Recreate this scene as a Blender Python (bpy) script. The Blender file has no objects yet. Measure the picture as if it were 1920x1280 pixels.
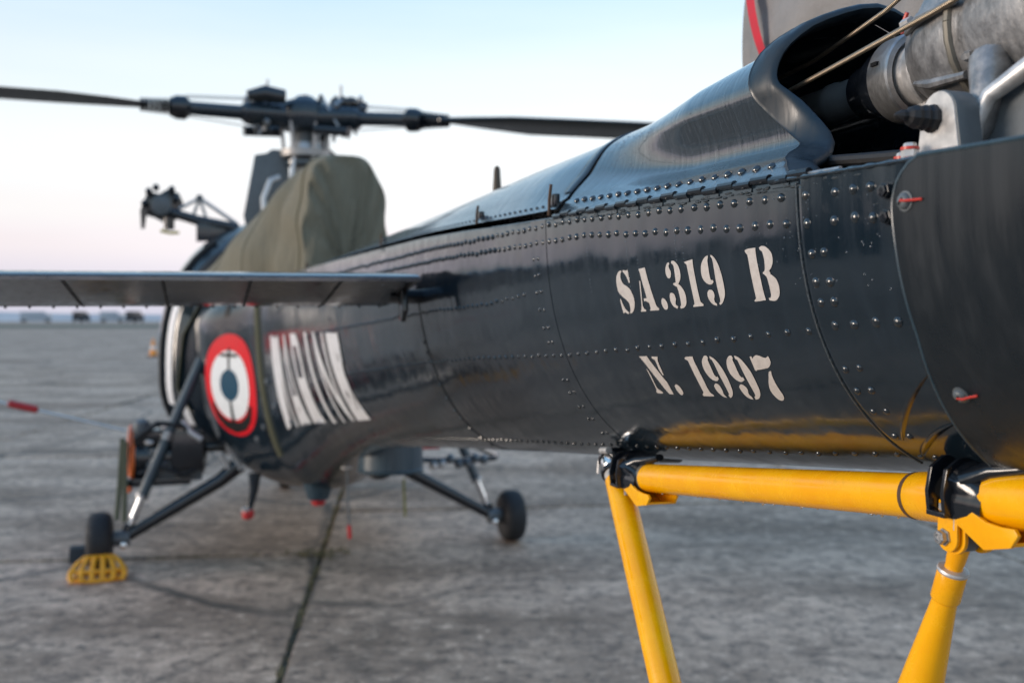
import bpy, bmesh, math, random
from mathutils import Vector, Matrix

random.seed(7)
sc = bpy.context.scene
C = sc.collection
R = math.radians

# ------------------------------------------------------------------ camera
cam_d = bpy.data.cameras.new('camera'); cam = bpy.data.objects.new('camera', cam_d); C.objects.link(cam)
cam.location = (0, 0, 1.57)
cam.rotation_euler = (R(90 - 1.38), 0, 0)
cam_d.sensor_width = 36; cam_d.lens = 35.0
cam_d.clip_start = .02; cam_d.clip_end = 6000
cam_d.dof.use_dof = True; cam_d.dof.focus_distance = 1.12; cam_d.dof.aperture_fstop = 4.6
cam_d.dof.aperture_blades = 9
sc.camera = cam

# ------------------------------------------------------------------ sky, sun, exposure
def lin(r, g, b, a=1.0):
    f = lambda c: (c / 12.92 if c <= .04045 else ((c + .055) / 1.055) ** 2.4)
    return (f(r / 255), f(g / 255), f(b / 255), a)

SUN_EL, SUN_AZ = R(7), R(263)          # low veiled sun on the camera's left (azimuth clockwise from +Y)
world = bpy.data.worlds.new('World'); sc.world = world; world.use_nodes = True
wt = world.node_tree; wt.nodes.clear()
def wn(kind, **kw):
    n = wt.nodes.new(kind)
    for k, v in kw.items(): setattr(n, k, v)
    return n
tc = wn('ShaderNodeTexCoord'); sep = wn('ShaderNodeSeparateXYZ')
wt.links.new(tc.outputs['Generated'], sep.inputs[0])
ramp = wn('ShaderNodeValToRGB'); cr = ramp.color_ramp; cr.interpolation = 'EASE'
stops = [(0.0, (204, 204, 222)), (.035, (219, 213, 228)), (.07, (238, 228, 233)), (.10, (245, 241, 242)),
         (.145, (247, 250, 252)), (.22, (230, 242, 249)), (.31, (190, 221, 241)), (.45, (148, 199, 240)), (1.0, (108, 160, 218))]
while len(cr.elements) < len(stops): cr.elements.new(.5)
for e, (p_, c) in zip(cr.elements, stops): e.position = p_; e.color = tuple(k * .86 for k in lin(*c)[:3]) + (1,)
wt.links.new(sep.outputs['Z'], ramp.inputs[0])
sky = wn('ShaderNodeTexSky'); sky.sky_type = 'NISHITA'; sky.sun_disc = False
sky.sun_elevation = SUN_EL; sky.sun_rotation = SUN_AZ
skm = wn('ShaderNodeVectorMath', operation='SCALE'); skm.inputs['Scale'].default_value = .12
wt.links.new(sky.outputs[0], skm.inputs[0])
mixs = wn('ShaderNodeMix', data_type='RGBA'); mixs.inputs['Factor'].default_value = .10
wt.links.new(ramp.outputs[0], mixs.inputs['A']); wt.links.new(skm.outputs[0], mixs.inputs['B'])
bg = wn('ShaderNodeBackground'); bg.inputs['Strength'].default_value = 1.25
hz_m = wn('ShaderNodeMapping'); hz_m.inputs['Scale'].default_value = (1.2, 1.2, 9); wt.links.new(tc.outputs['Generated'], hz_m.inputs[0])
hz_n = wn('ShaderNodeTexNoise'); hz_n.inputs['Scale'].default_value = 1.6; hz_n.inputs['Detail'].default_value = 5; wt.links.new(hz_m.outputs[0], hz_n.inputs[0])
hz_r = wn('ShaderNodeMapRange'); hz_r.inputs[1].default_value = .4; hz_r.inputs[2].default_value = .8; hz_r.inputs[3].default_value = 0; hz_r.inputs[4].default_value = .22; wt.links.new(hz_n.outputs['Fac'], hz_r.inputs[0])
hz_x = wn('ShaderNodeMix', data_type='RGBA'); wt.links.new(hz_r.outputs[0], hz_x.inputs['Factor']); wt.links.new(mixs.outputs['Result'], hz_x.inputs['A']); hz_x.inputs['B'].default_value = lin(240, 240, 244)
azi = wn('ShaderNodeMapRange'); azi.inputs[1].default_value = -.55; azi.inputs[2].default_value = .1; azi.inputs[3].default_value = .86; azi.inputs[4].default_value = 1.0
wt.links.new(sep.outputs['X'], azi.inputs[0])
azm = wn('ShaderNodeVectorMath', operation='SCALE'); wt.links.new(hz_x.outputs['Result'], azm.inputs[0]); wt.links.new(azi.outputs[0], azm.inputs['Scale'])
wt.links.new(azm.outputs[0], bg.inputs[0])
wo = wn('ShaderNodeOutputWorld'); wt.links.new(bg.outputs[0], wo.inputs[0])

sun_d = bpy.data.lights.new('sun', 'SUN'); sun_d.energy = 2.2; sun_d.angle = R(22); sun_d.color = (1, .86, .74)
sun = bpy.data.objects.new('sun', sun_d); C.objects.link(sun)
sd = Vector((math.sin(SUN_AZ) * math.cos(SUN_EL), math.cos(SUN_AZ) * math.cos(SUN_EL), math.sin(SUN_EL)))
sun.rotation_euler = sd.to_track_quat('Z', 'Y').to_euler()
sun.location = sd * 50
sc.view_settings.view_transform = 'Standard'; sc.view_settings.look = 'None'
sc.view_settings.exposure = .28; sc.view_settings.gamma = 1; sc.view_settings.use_curve_mapping = False
sc.render.engine = 'CYCLES'
sc.cycles.use_denoising = True
sc.cycles.max_bounces = 6
sc.cycles.sample_clamp_indirect = 6

# ------------------------------------------------------------------ materials
MATS = {}
class NT:
    def __init__(s, name):
        s.m = bpy.data.materials.new(name); s.m.use_nodes = True; s.t = s.m.node_tree; s.t.nodes.clear()
        s.b = s.n('ShaderNodeBsdfPrincipled'); o = s.n('ShaderNodeOutputMaterial'); s.l(s.b.outputs[0], o.inputs[0])
        s.tc = s.n('ShaderNodeTexCoord')
    def n(s, k, **kw):
        x = s.t.nodes.new(k)
        for a, v in kw.items(): setattr(x, a, v)
        return x
    def l(s, a, b): s.t.links.new(a, b)
    def noise(s, scale, detail=4, rough=.55, stretch=(1, 1, 1), dist=0, co='Object'):
        mp = s.n('ShaderNodeMapping'); mp.inputs['Scale'].default_value = stretch; s.l(s.tc.outputs[co], mp.inputs[0])
        x = s.n('ShaderNodeTexNoise'); x.inputs['Scale'].default_value = scale; x.inputs['Detail'].default_value = detail
        x.inputs['Roughness'].default_value = rough; x.inputs['Distortion'].default_value = dist
        s.l(mp.outputs[0], x.inputs[0]); return x.outputs['Fac']
    def ramp(s, fac, stops, interp='LINEAR'):
        r = s.n('ShaderNodeValToRGB'); r.color_ramp.interpolation = interp
        while len(r.color_ramp.elements) < len(stops): r.color_ramp.elements.new(.5)
        for e, (p, c) in zip(r.color_ramp.elements, stops):
            e.position = p; e.color = c if len(c) == 4 else (*c, 1)
        s.l(fac, r.inputs[0]); return r.outputs[0]
    def val(s, fac, a, b, lo, hi):
        r = s.n('ShaderNodeMapRange'); r.inputs[1].default_value = a; r.inputs[2].default_value = b
        r.inputs[3].default_value = lo; r.inputs[4].default_value = hi; s.l(fac, r.inputs[0]); return r.outputs[0]
    def mix(s, fac, a, b, mode='MIX'):
        x = s.n('ShaderNodeMix', data_type='RGBA', blend_type=mode)
        for k, v in (('Factor', fac), ('A', a), ('B', b)):
            if hasattr(v, 'links'): s.l(v, x.inputs[k])
            elif k == 'Factor': x.inputs[k].default_value = v
            else: x.inputs[k].default_value = v if len(v) == 4 else (*v, 1)
        return x.outputs['Result']
    def bump(s, h, strength, dist, prev=None):
        x = s.n('ShaderNodeBump'); x.inputs['Strength'].default_value = strength; x.inputs['Distance'].default_value = dist
        s.l(h, x.inputs['Height'])
        if prev is not None: s.l(prev, x.inputs['Normal'])
        return x.outputs['Normal']
    def set(s, **kw):
        for k, v in kw.items():
            i = s.b.inputs[k.replace('_', ' ')]
            if hasattr(v, 'links'): s.l(v, i)
            else: i.default_value = v if not isinstance(v, tuple) or len(v) == 4 else (*v, 1)
        MATS[s.m.name] = s.m; return s.m

def paint(name, col, col2, rough=.10, dent=.0022, streak=.35, ior=1.62):
    n = NT(name)
    wear = n.noise(9, 6, .6)
    run = n.noise(26, 4, .6, (2.2, 2.2, .10))         # vertical rain marks
    c = n.mix(n.val(wear, .35, .7, 0, 1), col, col2)
    c = n.mix(n.val(run, .50, .72, 0, streak), c, tuple(min(1, k * 1.8 + .005) for k in col))
    dirt = n.noise(55, 6, .75); scuff = n.noise(130, 3, .6, (.12, 1, 1.4))
    c = n.mix(n.val(dirt, .62, .80, 0, .22), c, (.026, .027, .026))
    c = n.mix(n.val(scuff, .70, .80, 0, .25), c, (.06, .065, .068))
    rg = n.mix(n.val(dirt, .56, .78, 0, .35), n.val(run, .3, .75, rough * .6, rough * 1.9), (.42, .42, .42))
    b = n.bump(n.noise(4.3, 3, .5, (1, 1, 1.0)), .5, dent * 4)
    b = n.bump(n.noise(30, 3, .5), .10, .0012, b)
    b = n.bump(n.noise(420, 3, .6), .05, .0003, b)
    return n.set(Base_Color=c, Roughness=rg, Normal=b, IOR=ior)
paint('navy_paint', (.0070, .0140, .0215), (.0105, .0190, .0275), rough=.12, dent=.0036)
paint('navy_paint_plain', (.009, .016, .024), (.013, .021, .030), rough=.15, dent=.001)
paint('black_paint', (.006, .008, .012), (.010, .013, .018), rough=.14, dent=.0008)
def wet_cover():
    n = NT('wet_cover_paint')
    wear = n.noise(9, 6, .6); run = n.noise(60, 4, .65, (1.6, .25, .25)); bead = n.noise(520, 2, .5); run2 = n.noise(15, 3, .6, (1.6, .2, .2))
    c = n.mix(n.val(wear, .35, .7, 0, 1), (.0075, .0150, .0225), (.011, .0205, .030))
    rg = n.val(run, .35, .7, .06, .30)
    b = n.bump(n.noise(4.3, 3, .5), .4, .004); b = n.bump(run, .5, .0028, b); b = n.bump(run2, .3, .004, b); b = n.bump(bead, .12, .0006, b)
    return n.set(Base_Color=c, Roughness=rg, Normal=b, IOR=1.9, Coat_Weight=.6, Coat_Roughness=.08)
wet_cover()
paint('lip_paint', (.009, .018, .027), (.014, .024, .034), rough=.40, dent=.001, ior=1.5)
paint('fairing_paint', (.008, .012, .016), (.012, .016, .020), rough=.30, dent=.0014, ior=1.42)
paint('grey_blue_paint', (.022, .046, .064), (.030, .056, .074), rough=.28, dent=.001)

def flat(name, col, rough=.5, metal=0.0, var=.25, scale=30, bump=.15, dist=.001, stretch=(1, 1, 1), spec=.5):
    n = NT(name)
    f = n.noise(scale, 5, .6, stretch)
    c = n.mix(n.val(f, .3, .72, 0, 1), tuple(k * (1 - var) for k in col), tuple(min(1, k * (1 + var * .6)) for k in col))
    return n.set(Base_Color=c, Roughness=n.val(f, .3, .7, rough * .8, min(1, rough * 1.2)), Metallic=metal,
                 Normal=n.bump(f, bump, dist), Specular_IOR_Level=spec)
def rivet_paint():
    n = NT('rivet_paint'); f = n.noise(60, 5, .7); oi = n.n('ShaderNodeObjectInfo')
    c = n.mix(n.val(f, .35, .7, 0, 1), (.010, .015, .020), (.020, .027, .033))
    c = n.mix(n.val(oi.outputs['Random'], .86, .95, 0, .35), c, (.055, .05, .04))
    return n.set(Base_Color=c, Roughness=n.val(oi.outputs['Random'], 0, 1, .05, .16), Normal=n.bump(n.noise(700, 2, .5), .12, .0004), IOR=1.8)
rivet_paint()
def yellow():  # glossy ground-equipment paint
    n = NT('yellow_paint')
    f = n.noise(14, 5, .65); g = n.noise(28, 6, .7); sc_ = n.noise(160, 3, .6, (.15, 1, 1))
    c = n.mix(n.val(f, .35, .7, 0, 1), (.95, .40, .001), (1.0, .50, .002))
    c = n.mix(n.val(g, .62, .78, 0, .45), c, (.40, .14, .006))
    c = n.mix(n.val(sc_, .74, .80, 0, .4), c, (.06, .035, .015))
    chip = n.noise(95, 4, .75); c = n.mix(n.val(chip, .72, .76, 0, .85), c, (.09, .055, .03))
    return n.set(Base_Color=c, Roughness=n.val(g, .3, .75, .12, .40), Normal=n.bump(f, .2, .001), Specular_IOR_Level=.5)
yellow()
def stencil():
    n = NT('stencil_cream'); f = n.noise(150, 5, .65); g = n.noise(45, 5, .7); h = n.noise(320, 3, .7)
    c = n.mix(n.val(f, .3, .7, 0, 1), (.50, .445, .40), (.60, .545, .50))
    c = n.mix(n.val(g, .56, .76, 0, .45), c, (.30, .28, .26)); c = n.mix(n.val(h, .68, .74, 0, .8), c, (.05, .055, .06))
    return n.set(Base_Color=c, Roughness=.55, Normal=n.bump(h, .15, .0004))
stencil()
flat('chock_paint', (.90, .36, .006), .45, var=.4, scale=40)
flat('white_paint', (.74, .73, .73), .4, var=.1)
flat('red_paint', (.70, .008, .018), .5, var=.12, spec=.15)
flat('roundel_white', (.78, .79, .78), .5, var=.08, spec=.2)
flat('roundel_blue', (.004, .06, .11), .5, var=.15, spec=.15)
flat('black_mark', (.006, .006, .007), .5, spec=.2)
flat('cast_alloy', (.34, .335, .335), .48, .75, var=.42, scale=55, bump=.5, dist=.003, stretch=(1.6, .7, 1))
flat('pale_alloy', (.62, .60, .58), .42, .55, var=.22, scale=90)
flat('machined_steel', (.42, .42, .42), .36, .8, var=.2, scale=110, stretch=(5, 1, 1))
flat('grey_sleeve', (.20, .185, .155), .5, .4, var=.3)
flat('shaft_paint', (.11, .125, .135), .42, var=.2)
flat('dark_rubber', (.014, .014, .016), .62, var=.35, scale=60, bump=.4)
flat('tyre_rubber', (.018, .018, .020), .75, var=.3, scale=40)
flat('orange_plastic', (.80, .16, .02), .5, var=.15)
flat('cone_orange', (.88, .30, .03), .55)
flat('red_plastic', (.50, .018, .02), .4)
flat('chrome', (.75, .76, .77), .14, 1.0, var=.05)
flat('olive_strap', (.105, .10, .055), .85, var=.3, scale=120)
flat('brown_pin', (.075, .048, .025), .55)
flat('grey_cloth', (.24, .225, .215), .6, var=.22, scale=16, bump=.6, dist=.01)
flat('red_tape', (.55, .01, .03), .6)
flat('sealant', (.04, .052, .06), .35, var=.5, scale=220, bump=.9, dist=.004)
flat('red_lacquer', (.62, .05, .03), .35)
flat('rust_brown', (.10, .05, .025), .8)
flat('dark_interior', (.004, .005, .006), .6)
flat('yellow_mark', (.62, .50, .05), .5)
flat('dull_ribbon', (.22, .20, .06), .8)
flat('blue_mark', (.02, .19, .50), .45)
flat('blade_skin', (.018, .024, .028), .35, var=.2)
flat('van_body', (.40, .44, .48), .4)
flat('van_glass', (.03, .05, .06), .1)
flat('dry_grass', (.21, .17, .085), .9, var=.4)
flat('far_haze', (.50, .47, .46), .9, var=.12, scale=.02)  # distance haze put into the bank's own pale colour
flat('distant_grass', (.075, .085, .05), .9, var=.35, scale=.05)
def water():
    n = NT('water_drop')
    return n.set(Base_Color=(.9, .95, 1, 1), Roughness=.02, Transmission_Weight=.9, IOR=1.33)
water()
def cable():
    n = NT('steel_cable')
    w = n.n('ShaderNodeTexWave', wave_type='BANDS', bands_direction='DIAGONAL'); w.inputs['Scale'].default_value = 260
    n.l(n.tc.outputs['Object'], w.inputs[0])
    c = n.mix(w.outputs['Fac'], (.16, .125, .09), (.46, .38, .28))
    return n.set(Base_Color=c, Roughness=.42, Metallic=.75, Normal=n.bump(w.outputs['Fac'], .5, .0006))
cable()
def olive():
    n = NT('olive_canvas')
    f = n.noise(3.2, 5, .6, (1, 1, .5)); g = n.noise(11, 4, .55, (2.5, 2.5, .6), .4); w = n.noise(260, 2, .5)
    c = n.mix(n.val(f, .3, .7, 0, 1), (.140, .128, .088), (.215, .192, .138))
    b = n.bump(g, .55, .035); b = n.bump(w, .2, .001, b)
    return n.set(Base_Color=c, Roughness=.78, Normal=b, Specular_IOR_Level=.3)
olive()
def glass():
    n = NT('cabin_glass')
    return n.set(Base_Color=(.02, .03, .035, 1), Roughness=.05, Specular_IOR_Level=.8)
glass()
def concrete(name, k=1.0, far=False):
    n = NT(name); co = 'Object'
    wp = n.n('ShaderNodeNewGeometry').outputs['Position']
    class P:  # world position mapping so that the mottling runs on across slabs
        pass
    def no(scale, detail=6, rough=.6, st=(1, 1, 1), dist=0):
        mp = n.n('ShaderNodeMapping'); mp.inputs['Scale'].default_value = st; n.l(wp, mp.inputs[0])
        x = n.n('ShaderNodeTexNoise'); x.inputs['Scale'].default_value = scale; x.inputs['Detail'].default_value = detail
        x.inputs['Roughness'].default_value = rough; x.inputs['Distortion'].default_value = dist
        n.l(mp.outputs[0], x.inputs[0]); return x.outputs['Fac']
    big = no(.42, 6, .65, (1, 1.8, 1)); mid = no(3.4, 6, .7); small = no(11, 5, .72); grit = no(60, 4, .7)
    c = n.mix(n.val(mid, .3, .7, 0, 1), tuple(v * k for v in (0.297, 0.198, 0.135)), tuple(v * k for v in (0.657, 0.452, 0.320)))
    c = n.mix(n.val(big, .44, .60, 0, .85), c, tuple(v * k for v in (0.159, 0.103, 0.065)))
    c = n.mix(n.val(small, .52, .62, 0, .9), c, tuple(v * k for v in (0.080, 0.056, 0.039)))
    c = n.mix(n.val(small, .44, .32, 0, .8), c, tuple(v * k for v in (0.827, 0.592, 0.431)))
    c = n.mix(n.val(grit, .52, .68, 0, .75), c, tuple(v * k for v in (0.117, 0.083, 0.060)))
    blot = no(5.2, 4, .75, (1, 1.3, 1), .8)
    c = n.mix(n.val(blot, .53, .63, 0, .75), c, tuple(v * k for v in (0.127, 0.087, 0.062)))
    mpv = n.n('ShaderNodeMapping'); n.l(wp, mpv.inputs[0]); mpv.inputs['Scale'].default_value = (1, .55, 1)
    wob = n.n('ShaderNodeMix', data_type='RGBA'); wob.inputs['Factor'].default_value = .16
    nz = n.n('ShaderNodeTexNoise'); nz.inputs['Scale'].default_value = 1.7; nz.inputs['Detail'].default_value = 5; n.l(wp, nz.inputs[0])
    n.l(mpv.outputs[0], wob.inputs['A']); n.l(nz.outputs['Color'], wob.inputs['B'])
    vo = n.n('ShaderNodeTexVoronoi', feature='DISTANCE_TO_EDGE'); vo.inputs['Scale'].default_value = .62; n.l(wob.outputs['Result'], vo.inputs['Vector'])
    crk = n.n('ShaderNodeMath', operation='MULTIPLY'); n.l(n.val(vo.outputs['Distance'], .004, .020, 1, 0), crk.inputs[0]); n.l(n.val(no(.23, 3, .5), .38, .50, 0, 1), crk.inputs[1])
    # the slabs left of the boom are the broken ones
    sx = n.n('ShaderNodeSeparateXYZ'); n.l(wp, sx.inputs[0])
    crk2 = n.n('ShaderNodeMath', operation='MULTIPLY'); n.l(crk.outputs[0], crk2.inputs[0]); n.l(n.val(sx.outputs['X'], .2, -1.3, .12, 1), crk2.inputs[1])
    c = n.mix(crk2.outputs[0], c, (.035, .030, .022))
    moss = no(1.1, 6, .7, (1, 2.2, 1), .6)
    c = n.mix(n.val(moss, .60, .76, 0, .5), c, (.125, .112, .07))
    oi = n.n('ShaderNodeObjectInfo')
    c = n.mix(n.val(oi.outputs['Random'], 0, 1, 0, .35), c, tuple(v * k for v in (0.233, 0.165, 0.123)))
    b = n.bump(mid, .3, .02); b = n.bump(small, .45, .008, b)
    return n.set(Base_Color=c, Roughness=n.val(big, .3, .7, .55, .9), Normal=b)
concrete('concrete', 1.24); concrete('far_concrete', 1.24)
def soil():
    n = NT('joint_soil'); f = n.noise(22, 5, .7)
    c = n.mix(n.val(f, .35, .65, 0, 1), (.035, .029, .02), (.14, .112, .07))
    return n.set(Base_Color=c, Roughness=.95, Normal=n.bump(f, .6, .02))
soil()
M = MATS

# ------------------------------------------------------------------ mesh helpers (helicopter frame: x aft, y starboard, z up)
def H(a, p, u): return Vector((a, -p, u))
def link(name, me, parent=None, mat=None, loc=None):
    o = bpy.data.objects.new(name, me); C.objects.link(o)
    if mat is not None: me.materials.clear(); me.materials.append(M[mat])
    if parent is not None: o.parent = parent
    if loc is not None: o.location = loc
    return o
class MB:
    """collects shapes of ONE part"""
    def __init__(s): s.v = []; s.f = []
    def add(s, v, f):
        k = len(s.v); s.v += [Vector(p) for p in v]; s.f += [tuple(i + k for i in q) for q in f]; return s
    def grid(s, rows, closed=False, cap0=False, cap1=False):
        n = len(rows[0]); v = [p for r in rows for p in r]; f = []
        for i in range(len(rows) - 1):
            for j in range(n if closed else n - 1):
                k = (j + 1) % n
                f.append((i * n + j, i * n + k, (i + 1) * n + k, (i + 1) * n + j))
        if cap0: f.append(tuple(range(n)))
        if cap1: f.append(tuple((len(rows) - 1) * n + j for j in range(n)))
        return s.add(v, f)
    def tube(s, path, r, n=14, caps=True, flat=None, closed=False):
        path = [Vector(p) for p in path]; rr = r if isinstance(r, (list, tuple)) else [r] * len(path)
        rows = []; up = None
        for i, p in enumerate(path):
            if closed: d = path[(i + 1) % len(path)] - path[i - 1]
            else: d = (path[min(i + 1, len(path) - 1)] - path[max(i - 1, 0)])
            d.normalize()
            if up is None:
                up = Vector((0, 0, 1)) if abs(d.z) < .9 else Vector((1, 0, 0))
            x = d.cross(up).normalized(); up = x.cross(d).normalized()
            a, b = (1, 1) if flat is None else flat
            rows.append([p + (x * math.cos(t) * a + up * math.sin(t) * b) * rr[i] for t in [2 * math.pi * k / n for k in range(n)]])
        if closed: rows.append(rows[0])
        return s.grid(rows, True, caps and not closed, caps and not closed)
    def lathe(s, o, d, prof, n=28, caps=True):
        o = Vector(o); d = Vector(d).normalized(); u = d.orthogonal().normalized(); w = d.cross(u)
        rows = [[o + d * t + (u * math.cos(a) + w * math.sin(a)) * r for a in [2 * math.pi * k / n for k in range(n)]] for t, r in prof]
        return s.grid(rows, True, caps, caps)
    def prism(s, outline, o, u, v, th):
        """2-D outline in the frame (o,u,v), thickness th along u x v"""
        o = Vector(o); u = Vector(u).normalized(); v = Vector(v).normalized(); w = u.cross(v).normalized() * th
        a = [o + u * x + v * y for x, y in outline]; n = len(a)
        return s.add(a + [p + w for p in a], [tuple(range(n))[::-1], tuple(range(n, 2 * n))] + [(i, (i + 1) % n, n + (i + 1) % n, n + i) for i in range(n)])
    def box(s, c, size, rz=0):
        c = Vector(c); x, y, z = [k / 2 for k in size]; m = Matrix.Rotation(rz, 3, 'Z')
        pts = [c + m @ Vector((a * x, b * y, d * z)) for d in (-1, 1) for a, b in ((-1, -1), (1, -1), (1, 1), (-1, 1))]
        return s.add(pts, [(3, 2, 1, 0), (4, 5, 6, 7), (0, 1, 5, 4), (1, 2, 6, 5), (2, 3, 7, 6), (3, 0, 4, 7)])
    def build(s, name, mat, parent=None, smooth=35, bevel=0, loc=None, props=None, weld=False):
        me = bpy.data.meshes.new(name); me.from_pydata([tuple(p) for p in s.v], [], s.f); me.update()
        bm = bmesh.new(); bm.from_mesh(me)
        if weld: bmesh.ops.remove_doubles(bm, verts=bm.verts, dist=1e-5)
        bmesh.ops.recalc_face_normals(bm, faces=bm.faces)
        if bevel:
            ed = [e for e in bm.edges if len(e.link_faces) == 2 and e.calc_face_angle(0) > R(50)]
            bmesh.ops.bevel(bm, geom=ed, offset=bevel, segments=2, profile=.6, affect='EDGES', clamp_overlap=True)
        bm.to_mesh(me); bm.free()
        if smooth:
            for p in me.polygons: p.use_smooth = True
            if smooth < 180: me.set_sharp_from_angle(angle=R(smooth))
        o = link(name, me, parent, mat, loc)
        for k, v in (props or {}).items(): o[k] = v
        return o
def tag(o, label=None, cat=None, group=None, kind=None):
    if label: o['label'] = label
    if cat: o['category'] = cat
    if group: o['group'] = group
    if kind: o['kind'] = kind
    return o
def empty(name, loc=(0, 0, 0), rz=0):
    o = bpy.data.objects.new(name, None); C.objects.link(o); o.location = loc; o.rotation_euler = (0, 0, rz); o.empty_display_size = .2
    return o
def lerp(a, b, t): return a + (b - a) * t
def arc(n, a0, a1, r, cx=0, cy=0): return [(cx + r * math.cos(lerp(a0, a1, i / n)), cy + r * math.sin(lerp(a0, a1, i / n))) for i in range(n + 1)]

# ------------------------------------------------------------------ setting: apron of concrete slabs
gm = MB().add([(-2500, -400, -.035), (2500, -400, -.035), (2500, 3500, -.035), (-2500, 3500, -.035)], [(0, 1, 2, 3)])
ground = gm.build('ground', 'far_concrete', smooth=0); tag(ground, 'flat grey concrete airfield ground reaching the horizon', kind='structure')
JO = Vector((-1.27, 6.59, 0)); JA = math.atan2(.1115, .994)     # slab joints: origin and turn
SW, SL, GAP = 4.5, 5.0, .015
jf = MB().box((0, 0, -.024), (64, 40, .012)).build('joint_filler', 'joint_soil', ground, smooth=0)
jf.location = JO + Vector((0, 9, 0)); jf.rotation_euler = (0, 0, JA)
slab_me = []
for q in range(4):
    nx, pts = 26, []
    w, l = SW / 2 - GAP * .75, SL / 2 - GAP * 1.6
    ring = [(lerp(-w, w, i / nx), -l) for i in range(nx)] + [(w, lerp(-l, l, i / nx)) for i in range(nx)] + \
           [(lerp(w, -w, i / nx), l) for i in range(nx)] + [(-w, lerp(l, -l, i / nx)) for i in range(nx)]
    ring = [(x - abs(random.gauss(0, .007)) * (1 if x > 0 else -1), y - abs(random.gauss(0, .007)) * (1 if y > 0 else -1)) for x, y in ring]
    top = [(x * .997, y * .997, 0) for x, y in ring]; mid = [(x, y, -.008) for x, y in ring]; bot = [(x, y, -.03) for x, y in ring]
    b = MB(); n = len(ring); b.grid([bot, mid, top], True); b.f.append(tuple(2 * n + i for i in range(n)))
    me = bpy.data.meshes.new('concrete_slab'); me.from_pydata([tuple(p) for p in b.v], [], b.f); me.materials.append(M['concrete']); slab_me.append(me)
phase = {0: 0.0, 1: 1.46}
ux, uy = Vector((math.cos(JA), math.sin(JA), 0)), Vector((-math.sin(JA), math.cos(JA), 0))
for ci in range(-6, 7):
    ph = phase.get(ci, random.uniform(0, SL))
    for ri in range(-3, 8):
        c = JO + ux * (SW * (ci - .5)) + uy * (ph + SL * (ri - .5))
        if c.y < -6 or c.y > 42: continue
        dist = max(c.y - 2.6, .1)
        if abs(c.x) > 9 + .75 * c.y: continue
        o = link('concrete_slab', slab_me[(ci * 3 + ri) % 4], ground, None, c + Vector((0, 0, random.uniform(-.004, .003))))
        o.rotation_euler = (random.gauss(0, .0006), random.gauss(0, .0006), JA + (math.pi if (ci + ri) % 2 else 0))
# weeds and dry grass in the joints: nobody could count them
wb = MB()
def tuft(p, h, n):
    for _ in range(n):
        a = random.uniform(0, 6.28); l = h * random.uniform(.5, 1.2); d = Vector((math.cos(a), math.sin(a), 0))
        b0 = p + Vector((random.gauss(0, .012), random.gauss(0, .012), -.012)); s = d.cross(Vector((0, 0, 1))) * .0025
        m1 = b0 + d * l * .25 + Vector((0, 0, l * .6)); t1 = b0 + d * l * .75 + Vector((0, 0, l * .8))
        wb.add([b0 - s, b0 + s, m1 + s, t1, m1 - s], [(0, 1, 2, 4), (4, 2, 3)])
for k in range(380):
    t = random.uniform(-2.6, 9); tuft(JO + uy * t + ux * random.gauss(0, .008), random.uniform(.008, .04), 5)
for k in range(46): tuft(JO + uy * random.gauss(0, .06) + ux * random.gauss(0, .10), random.uniform(.02, .06), 7)
for k in range(260): tuft(JO - ux * random.uniform(0, 4.4), random.uniform(.008, .035), 5)
for k in range(220): tuft(JO + ux * random.uniform(.1, 4.4) + uy * 1.46, random.uniform(.006, .03), 4)
for k in range(200): tuft(JO - ux * SW + uy * random.uniform(-1, 22), random.uniform(.02, .06), 5)
for k in range(200): tuft(JO + ux * SW + uy * random.uniform(-2, 12), random.uniform(.02, .05), 5)
tag(wb.build('joint_weeds', 'dry_grass', smooth=0), 'dry weeds growing in the joints between the concrete slabs', 'weeds', kind='stuff')
gf = MB().add([(-700, 150, -.02), (500, 150, -.02), (700, 215, -.02), (-900, 215, -.02)], [(0, 1, 2, 3)]).build('grass_strip', 'distant_grass', smooth=0)
tag(gf, 'far strip of dull grass across the airfield', kind='structure')

eb = MB(); rws = []
for i in range(61):
    x = -900 + 30 * i; h = 3.4 + 1.1 * math.sin(i * .7) + random.uniform(0, .8)
    rws.append([(x, 420, -.03), (x, 440, h * .8), (x, 470, h), (x, 560, -.03)])
eb.grid(rws); tag(eb.build('far_embankment', 'far_haze', smooth=60), 'low haze-coloured bank along the far edge of the airfield', kind='structure')
# far parked vehicles, a few pixels each
def far_truck(x, y, rz, w, mat, label):
    t = empty('parked_truck', (x, y, -.03), rz)
    MB().box((0, 0, 2.1), (w, 2.4, 2.9)).build('cargo_box', mat, t, bevel=.1)
    MB().prism([(0, .6), (1.8, .6), (1.8, 1.6), (1.2, 2.7), (0, 2.7)], (w / 2 + .1, 1.15, 0), (1, 0, 0), (0, 0, 1), 2.3).build('cab', mat, t, bevel=.06)
    MB().prism([(1.84, 1.65), (1.28, 2.6), (1.25, 2.6), (1.8, 1.6)], (w / 2 + .12, 1.0, 0), (1, 0, 0), (0, 0, 1), 2.0).build('windscreen', 'van_glass', t)
    for sx in (-w / 2 + .9, w / 2 + .9):
        for sy in (-1.1, 1.1): MB().lathe((sx, sy - .15, .5), (0, 1, 0), [(0, .3), (.02, .5), (.28, .5), (.3, .3)], 16).build('wheel', 'tyre_rubber', t)
    tag(t, label, 'truck', 'trucks parked far across the airfield')
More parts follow.
